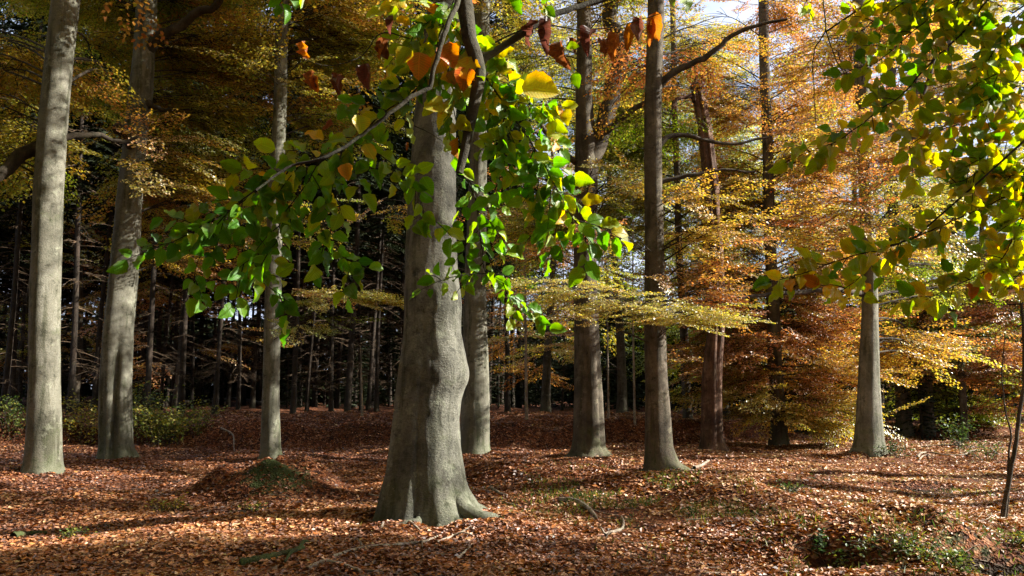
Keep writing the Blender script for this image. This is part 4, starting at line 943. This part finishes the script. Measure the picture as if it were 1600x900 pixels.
fg_twig(L, T, [(762, 427), (725, 430), (690, 438), (650, 455)], 2.95, 2.9, .002, .001, 12, S * .75, .28, .15, side=40, sidelen=28)
fg_twig(L, T, [(835, 235), (840, 280), (830, 330), (835, 370)], 2.9, 2.9, .002, .001, 13, S * .9, .40, .12, side=36, sidelen=35)
fg_twig(L, T, [(500, -60), (470, -30), (450, -8), (440, 5)], 2.8, 2.75, .003, .001, 10, S, .26, .06)
fg_twig(L, T, [(640, -40), (750, -30), (830, -10), (860, 10)], 3.0, 2.9, .003, .001, 14, S, .38, .1)
fg_twig(L, T, [(880, 70), (892, 95), (897, 110)], 2.8, 2.8, .001, .001, 22, S * .7, .33, .05)
# bare pale hanging twigs and curled dead leaves
for pts in ([(663, 136), (682, 165), (700, 205), (714, 246), (735, 250)], [(590, 195), (607, 215), (612, 245), (622, 262)], [(520, 235), (545, 250), (560, 270)], [(610, 185), (650, 200), (690, 222)], [(470, 95), (450, 115), (440, 120)], [(610, 45), (604, 60), (604, 80)]):
    fg_twig(L, T, pts, 2.88, 2.95, .0028, .0012, 0, S, .3)
fg_twig(L, T, [(750, 80), (800, 52), (840, 38), (900, 45), (960, 40), (1030, 20)], 2.95, 2.8, .004, .0015, 0, S, .3)
fg_twig(L, T, [(640, 60), (600, 50), (560, 90), (510, 100), (470, 90)], 2.9, 2.8, .003, .0015, 0, S, .3)
for (u, v, l, h_) in [(474, 65, 40, .92), (485, 110, 42, .9), (493, 118, 34, .8), (520, 112, 46, 1), (536, 118, 36, .95), (570, 98, 40, .98), (592, 60, 44, 1), (608, 60, 48, .95), (611, 20, 40, 1), (852, 22, 62, .97), (838, 30, 40, 1), (875, 62, 50, .97), (890, 60, 46, 1), (928, 45, 48, 1), (938, 55, 55, .96), (962, 50, 52, .9), (984, 35, 44, .9), (1000, 30, 56, .97), (1017, 25, 50, .92), (1024, 18, 42, .95), (518, 185, 30, .95), (636, 222, 16, .95)]:
    p = P(u, v, 2.85); ang = rng.uniform(-.3, .3)
    DL.add(p, np.array([rng.normal(0, .3), rng.uniform(-.4, .4), -1.0]), np.array([rng.uniform(-1, 1), -1, rng.uniform(-.4, .4)]), l * 2.85 / FPX * rng.uniform(.8, 1.15), min(1, h_ + rng.uniform(-.06, .06)), wr=rng.uniform(.16, .3), curl=rng.uniform(-.5, 1.2), fold=rng.uniform(.2, 1.0), crump=rng.uniform(.05, .16))
for (u, v, l, a, h_) in [(655, 80, 40, -90, .78), (690, 70, 38, -60, .80), (715, 95, 42, -40, .64), (730, 105, 34, -100, .82), (815, 135, 52, -10, .62), (640, 75, 30, -120, .5), (560, 180, 30, -80, .52), (700, 85, 36, -130, .66), (570, 225, 26, -60, .6), (540, 255, 24, -80, .75)]:
    p = P(u, v, 2.78); DL.add(p, np.array([cos(radians(a)), 0, sin(radians(a))]), np.array([.2, -1, .3]) + rng.normal(0, .2, 3), l * 2.78 / FPX * 1.2, h_, wr=.42)
T.build('twigs', M_BOUGH, hb, smooth=True)
L.m.build('foliage', M_FGLEAF, hb, face=True, uv=True, smooth=True)
o = DL.m.build('curled_leaves', M_FGLEAF, hb, face=True, uv=True, smooth=True); o['label'] = 'curled rust-brown and yellow leaves hanging from the bough'

# near beech reaching in from the right
nb_ = thing('near_beech_tree', (4.6, 1.2, float(hgt(4.6, 1.2))), 'near beech reaching in from the upper right with yellow-green and bronze leaf sprays', 'tree')
m = MB(); zz_ = np.linspace(-.3, 6.5, 30)
m.add(*tube(np.stack([4.6 - .03 * zz_, 1.2 + .05 * zz_, zz_], -1), .14 - .012 * zz_ + .08 * np.exp(-np.clip(zz_, 0, 9) / .2), 14, closed=False)); m.build('trunk', M_BEECH, nb_, smooth=True)
bo = MB()
T = bo; L = Leaves(); S = .066
def R(pts, h_, gap=10, side=23, sl=50, r0=.003, hs=.12, d0=2.7, d1=2.65, s=S):
    pe = P(*pts[0], d0); j_ = np.array([4.6 - .03 * 4.4, 1.3, 4.3]); limb(bo, [j_, (j_ + pe) / 2 + [rng.normal(0, .1), .15, .22], pe], .014, r0 * 1.05, 6, 16); fg_twig(L, T, pts, d0, d1, r0, .0012, gap, s, h_ + .03, hs, side=side, sidelen=sl, face=.75, dr=.35)
R([(1545, -5), (1500, 50), (1465, 85), (1430, 120), (1400, 150), (1370, 170), (1340, 192), (1300, 222), (1262, 236), (1225, 252)], .42, side=40, sl=40, r0=.004)
R([(1640, -10), (1595, 20), (1560, 65), (1530, 110), (1505, 135)], .44)
R([(1560, -20), (1480, 10), (1430, 50), (1390, 85), (1355, 110)], .42)
R([(1440, -20), (1400, 10), (1365, 30), (1335, 50)], .44, side=30)
R([(1620, 120), (1560, 152), (1520, 185), (1480, 200), (1440, 215), (1412, 232)], .45)
R([(1620, 175), (1575, 215), (1540, 245), (1510, 262)], .44)
R([(1630, 280), (1583, 302), (1547, 320), (1500, 340), (1467, 353), (1433, 368), (1383, 387), (1360, 407), (1343, 427), (1300, 456)], .44, side=38, sl=38, r0=.004)
R([(1433, 368), (1383, 388), (1340, 398), (1300, 410), (1260, 425), (1205, 438)], .46, side=42, sl=30)
R([(1620, 290), (1585, 365), (1562, 405), (1525, 430), (1480, 448), (1445, 465)], .48, side=32)
R([(1620, 330), (1600, 380), (1590, 430), (1570, 450)], .46, side=32)
R([(1640, 250), (1590, 275), (1560, 285), (1530, 270), (1500, 285), (1470, 290)], .46, side=32)
R([(1583, 20), (1560, 5), (1500, -10), (1430, -12)], .42, side=32)
R([(1620, 60), (1590, 90), (1560, 110), (1540, 160)], .46, side=30)
R([(1620, 230), (1600, 260), (1560, 280)], .5, side=28)
R([(1285, -10), (1288, 30), (1290, 50), (1275, 75), (1268, 130), (1270, 165), (1272, 198)], .4, gap=0, side=0)
R([(1290, 50), (1300, 80), (1308, 105), (1322, 122)], .4, gap=0, side=0)
R([(1270, -20), (1262, 0), (1258, 12)], .36, gap=12, side=0)
R([(1085, -30), (1070, -15), (1060, -6)], .3, gap=12, side=0)
T.build('boughs', M_BOUGH, nb_, smooth=True)
L.m.build('foliage', M_FGLEAF, nb_, face=True, uv=True, smooth=True)

# ------------------------------------------------------------------ things lying on the ground
def lying(name, pix, rp, label, cat, mat, part=None, lift=.6, n=8, forks=()):
    W_ = np.array([G(a, b) for a, b in pix]); r_ = rp / 2 * px(W_[0][1]); c0 = W_.mean(0); k_ = max(14, len(pix) * 6)
    C_ = smooth_line(W_, k_); C_[:, 2] = np.maximum(hgt(C_[:, 0], C_[:, 1]), np.interp(np.linspace(0, 1, k_), np.linspace(0, 1, len(W_)), W_[:, 2])) + r_ * lift
    m = MB(); m.add(*tube(C_, np.linspace(r_, r_ * .5, k_) * (1 + .12 * np.sin(np.arange(k_) * 1.9)), n, lambda R_, th, p: R_ * (1 + .15 * vnoise(p[:, 0:1] * 25, p[:, 1:2] * 25, th[None] * 2, 6))))
    for t, a, b in forks:
        i = int(t * (k_ - 1)); e = G(a, b); e[2] += .04; m.add(*tube(smooth_line([C_[i], (C_[i] + e) / 2 + [0, 0, .03], e], 8), np.linspace(r_ * .6, r_ * .25, 8), 6))
    V_, Q_, _, _ = m.get(); o = build(name, V_ - c0, Q_, mat, smooth=True); o.location = tuple(c0)
    return tag(o, label, cat)
lying('fallen_branch', [(520, 872), (560, 860), (610, 855), (650, 852), (690, 838)], 7, 'long weathered stick lying below the roots of the middle beech', 'branch', M_STICK, forks=[(.25, 555, 848), (.7, 660, 862)])
lying('fallen_branch', [(480, 893), (510, 880), (540, 886), (570, 896), (600, 895)], 8, 'grey bent stick at the bottom edge below the long weathered one', 'branch', M_STICK)
lying('fallen_branch', [(683, 850), (705, 842), (722, 834), (736, 824)], 6, 'pale stick pointing up right just under the right buttress root', 'branch', M_STICK, forks=[(.5, 738, 842)])
lying('fallen_branch', [(714, 876), (725, 866), (740, 851)], 6, 'short bleached stick below the right buttress root', 'branch', M_STICK)
lying('fallen_branch', [(596, 828), (607, 812), (615, 798)], 5, 'dead stick leaning against the left foot of the middle beech', 'branch', M_STICK)
lying('fallen_branch', [(640, 818), (650, 826), (657, 832)], 6, 'stubby stick between the roots of the middle beech', 'branch', M_STICK)
lying('fallen_branch', [(1005, 729), (1014, 727), (1026, 731)], 4, 'curved stick at the foot of the straight brownish beech', 'branch', M_STICK)
lying('fallen_branch', [(1085, 733), (1098, 728), (1108, 721)], 6, 'pale forked wood chip between the brownish beech and the snag', 'branch', M_STICK)
lying('fallen_branch', [(765, 764), (780, 772), (792, 776)], 6, 'pale root-like stick right of the middle beech', 'branch', M_STICK)
lying('fallen_branch', [(1434, 716), (1450, 708), (1475, 712), (1500, 713), (1517, 706), (1532, 704)], 4, 'bleached branch lying in the brush at the far right', 'branch', M_STICK, forks=[(.2, 1458, 718), (.75, 1522, 716)])
lying('fallen_branch', [(1436, 720), (1444, 713), (1460, 711)], 3, 'small bleached twig beside the branch in the brush at the far right', 'branch', M_STICK)
lying('fallen_branch', [(1118, 820), (1140, 816), (1155, 824)], 3, 'thin dark twig on the sunlit litter right of the root', 'branch', M_TWIG)
lying('fallen_branch', [(1100, 896), (1130, 897), (1160, 899)], 4, 'grey stick at the bottom edge right of centre', 'branch', M_STICK)
lying('exposed_root', [(874, 784), (890, 784), (908, 790), (922, 800), (932, 812)], 9, 'curved brown surface root on the sunlit ridge', 'root', M_STICK)
lying('exposed_root', [(945, 838), (955, 834), (968, 830), (974, 820), (971, 808)], 6, 'pale hooked root end sticking out below the curved brown root', 'root', M_STICK, forks=[(.0, 935, 830), (.2, 946, 848)])
lying('mossy_log', [(375, 886), (400, 880), (430, 873), (474, 860)], 15, 'green mossy log end at the bottom left of centre', 'log', M_MOSSLOG, forks=[(.95, 481, 852), (.9, 445, 885)])
lying('mossy_log', [(20, 842), (45, 838), (72, 836)], 12, 'short mossy log half buried in litter at the lower left', 'log', M_MOSSLOG)
lying('fallen_log', [(245, 640), (290, 632), (330, 628), (370, 626), (405, 632), (425, 640)], 13, 'long dark fallen log lying before the spruces at the left', 'log', M_TWIG)
lying('fallen_branch', [(345, 672), (358, 684), (366, 708)], 3, 'thin pale twig upright in the litter left of the slim beech', 'branch', M_STICK, lift=2)
lying('fallen_branch', [(1440, 700), (1500, 698), (1560, 712)], 4, 'low grey bough in the brush under the far right beeches', 'branch', M_STICK)
for i in range(150):       # small twigs, countable
    u = rng.uniform(20, 1580); v = rng.uniform(770, 895); l = rng.uniform(12, 45); a = rng.uniform(-.5, .5)
    lying('small_twig', [(u, v), (u + l * .5 * cos(a), v + l * .4 * sin(a) + rng.uniform(-4, 4)), (u + l * cos(a), v + l * sin(a))], rng.uniform(1.2, 2.6), 'small dead twig lying in the leaf litter', 'twig', M_STICK, n=4)['group'] = 'small dead twigs on the litter'

# undergrowth -------------------------------------------------------
def plant(u, v, wpx, hpx, nst, hue, label, name='bramble_bush', cat='bush', leaf=.05, arch=.5, per=16, d=None):
    g = G(u, v); s_ = px(g[1]); tb = thing(name, g, label, cat); m = MB(); P0, D0, N0, L0, H0 = [], [], [], [], []
    for _ in range(nst):
        a = rng.uniform(0, 2 * pi); R_ = wpx / 2 * s_ * rng.uniform(.3, 1); H_ = hpx * s_ * rng.uniform(.5, 1.1)
        b = np.array([g[0] + rng.normal(0, wpx * s_ * .12), g[1] + rng.normal(0, wpx * s_ * .1), 0]); b[2] = float(hgt(b[0], b[1]))
        e = b + np.array([cos(a) * R_, sin(a) * R_, H_ * (1 - arch * .4)]); C_ = smooth_line([b, b * .5 + e * .5 + [0, 0, H_ * .35], e], 8); m.add(*tube(C_, np.linspace(.006, .002, 8), 4, closed=False))
        for j in range(per):
            t = rng.uniform(.15, 1) * 7; i = int(min(t, 6)); P0.append(C_[i] + (C_[i + 1] - C_[i]) * (t - i) + rng.normal(0, leaf * .9, 3)); dv, nv = rand_dirs(1, .6); D0.append(dv[0]); N0.append(nv[0]); L0.append(leaf * rng.uniform(.6, 1.3)); H0.append(np.clip(hue + rng.normal(0, .15), 0, 1))
    m.build('stems', M_TWIG, tb); V_, Q_ = kites(*map(np.array, (P0, D0, N0, L0)), .4, .1); build('foliage', V_, Q_, M_GREEN, tb, face=H0)
plant(255, 695, 130, 70, 60, .62, 'yellow-green bramble thicket at the foot of the second beech', per=34, leaf=.085)
plant(215, 672, 130, 75, 50, .52, 'olive shrub behind the cleft beech base', per=20, leaf=.08)
plant(125, 684, 100, 60, 45, .75, 'bronze leaved shrub between the two left beeches', per=20, leaf=.08)
plant(305, 672, 100, 40, 34, .6, 'low arching bramble right of the second beech', per=18, leaf=.07)
plant(15, 670, 80, 50, 34, .45, 'low green shrub at the left edge behind the grey beech', per=18, leaf=.08)
plant(1395, 712, 60, 26, 22, .15, 'small green fern-like plant right of the sunlit beech', name='green_plant', cat='plant', leaf=.05)
plant(1500, 700, 60, 60, 20, .3, 'green bush under the thin mossy pole at the right', per=24, leaf=.08)
plant(1545, 720, 90, 34, 22, .35, 'low green brush around the bleached branches', per=16, leaf=.05)
plant(1410, 862, 110, 18, 16, .45, 'green bramble on the bank above the left burrow', name='green_plant', cat='plant', leaf=.04)
plant(1480, 882, 120, 24, 20, .45, 'leafy green bramble between the two burrows at the lower right', name='green_plant', cat='plant', leaf=.045)
plant(1330, 880, 90, 14, 12, .45, 'low green plant beside the dark burrow', name='green_plant', cat='plant', leaf=.04)
plant(1283, 862, 20, 22, 10, .1, 'dark green sprig inside the mouth of the dark burrow', name='green_plant', cat='plant', leaf=.04)
plant(1590, 850, 90, 18, 12, .5, 'green plant at the lower right edge', name='green_plant', cat='plant', leaf=.04)
plant(260, 800, 90, 18, 20, .75, 'yellow seedlings in the sunlit litter at lower left', name='seedlings', cat='plant', leaf=.04, per=9)
plant(390, 800, 60, 12, 12, .6, 'small yellowish seedlings left of the middle beech', name='seedlings', cat='plant', leaf=.035, per=8)
plant(110, 842, 70, 14, 14, .5, 'green seedlings beside the short mossy log', name='seedlings', cat='plant', leaf=.035, per=8)
plant(1240, 770, 90, 14, 18, .3, 'dark grassy tuft on the low mound at the right', name='grass_tuft', cat='grass', leaf=.04, per=8)
# sparse grass on the ridge
K = 9000
x = np.concatenate([rng.normal(1.4, 1.0, K // 2), rng.normal(4.4, 1.3, K // 4), rng.normal(2.7, .8, K // 8), rng.normal(7.5, 1.3, K // 8)]); y = np.concatenate([rng.normal(11.2, .75, K // 2), rng.normal(8.4, .6, K // 4), rng.normal(9.9, .5, K // 8), rng.normal(14, .8, K // 8)])
ok_ = (y > 6); x, y = x[ok_], y[ok_]; k = len(x)
clump = vnoise(x / .35, y / .35, 0, 61) > .0; x, y = x[clump], y[clump]; k = len(x)
d_ = unit(np.stack([rng.normal(0, .6, k), rng.normal(0, .6, k), np.full(k, .9)], -1)); n_ = unit(np.cross(d_, unit(rng.normal(size=(k, 3)))))
V, Q = kites(np.stack([x, y, hgt(x, y)], -1), d_, n_, rng.uniform(.04, .11, k), .06, .0)
o = build('grass', V, Q, M_GREEN, face=np.clip(rng.normal(.4, .2, k), 0, 1)); tag(o, 'sparse short green grass and moss shoots on the leafy ridge', 'grass', kind='stuff')
print('faces', sum(len(o.data.polygons) for o in bpy.data.objects if o.type == 'MESH'))
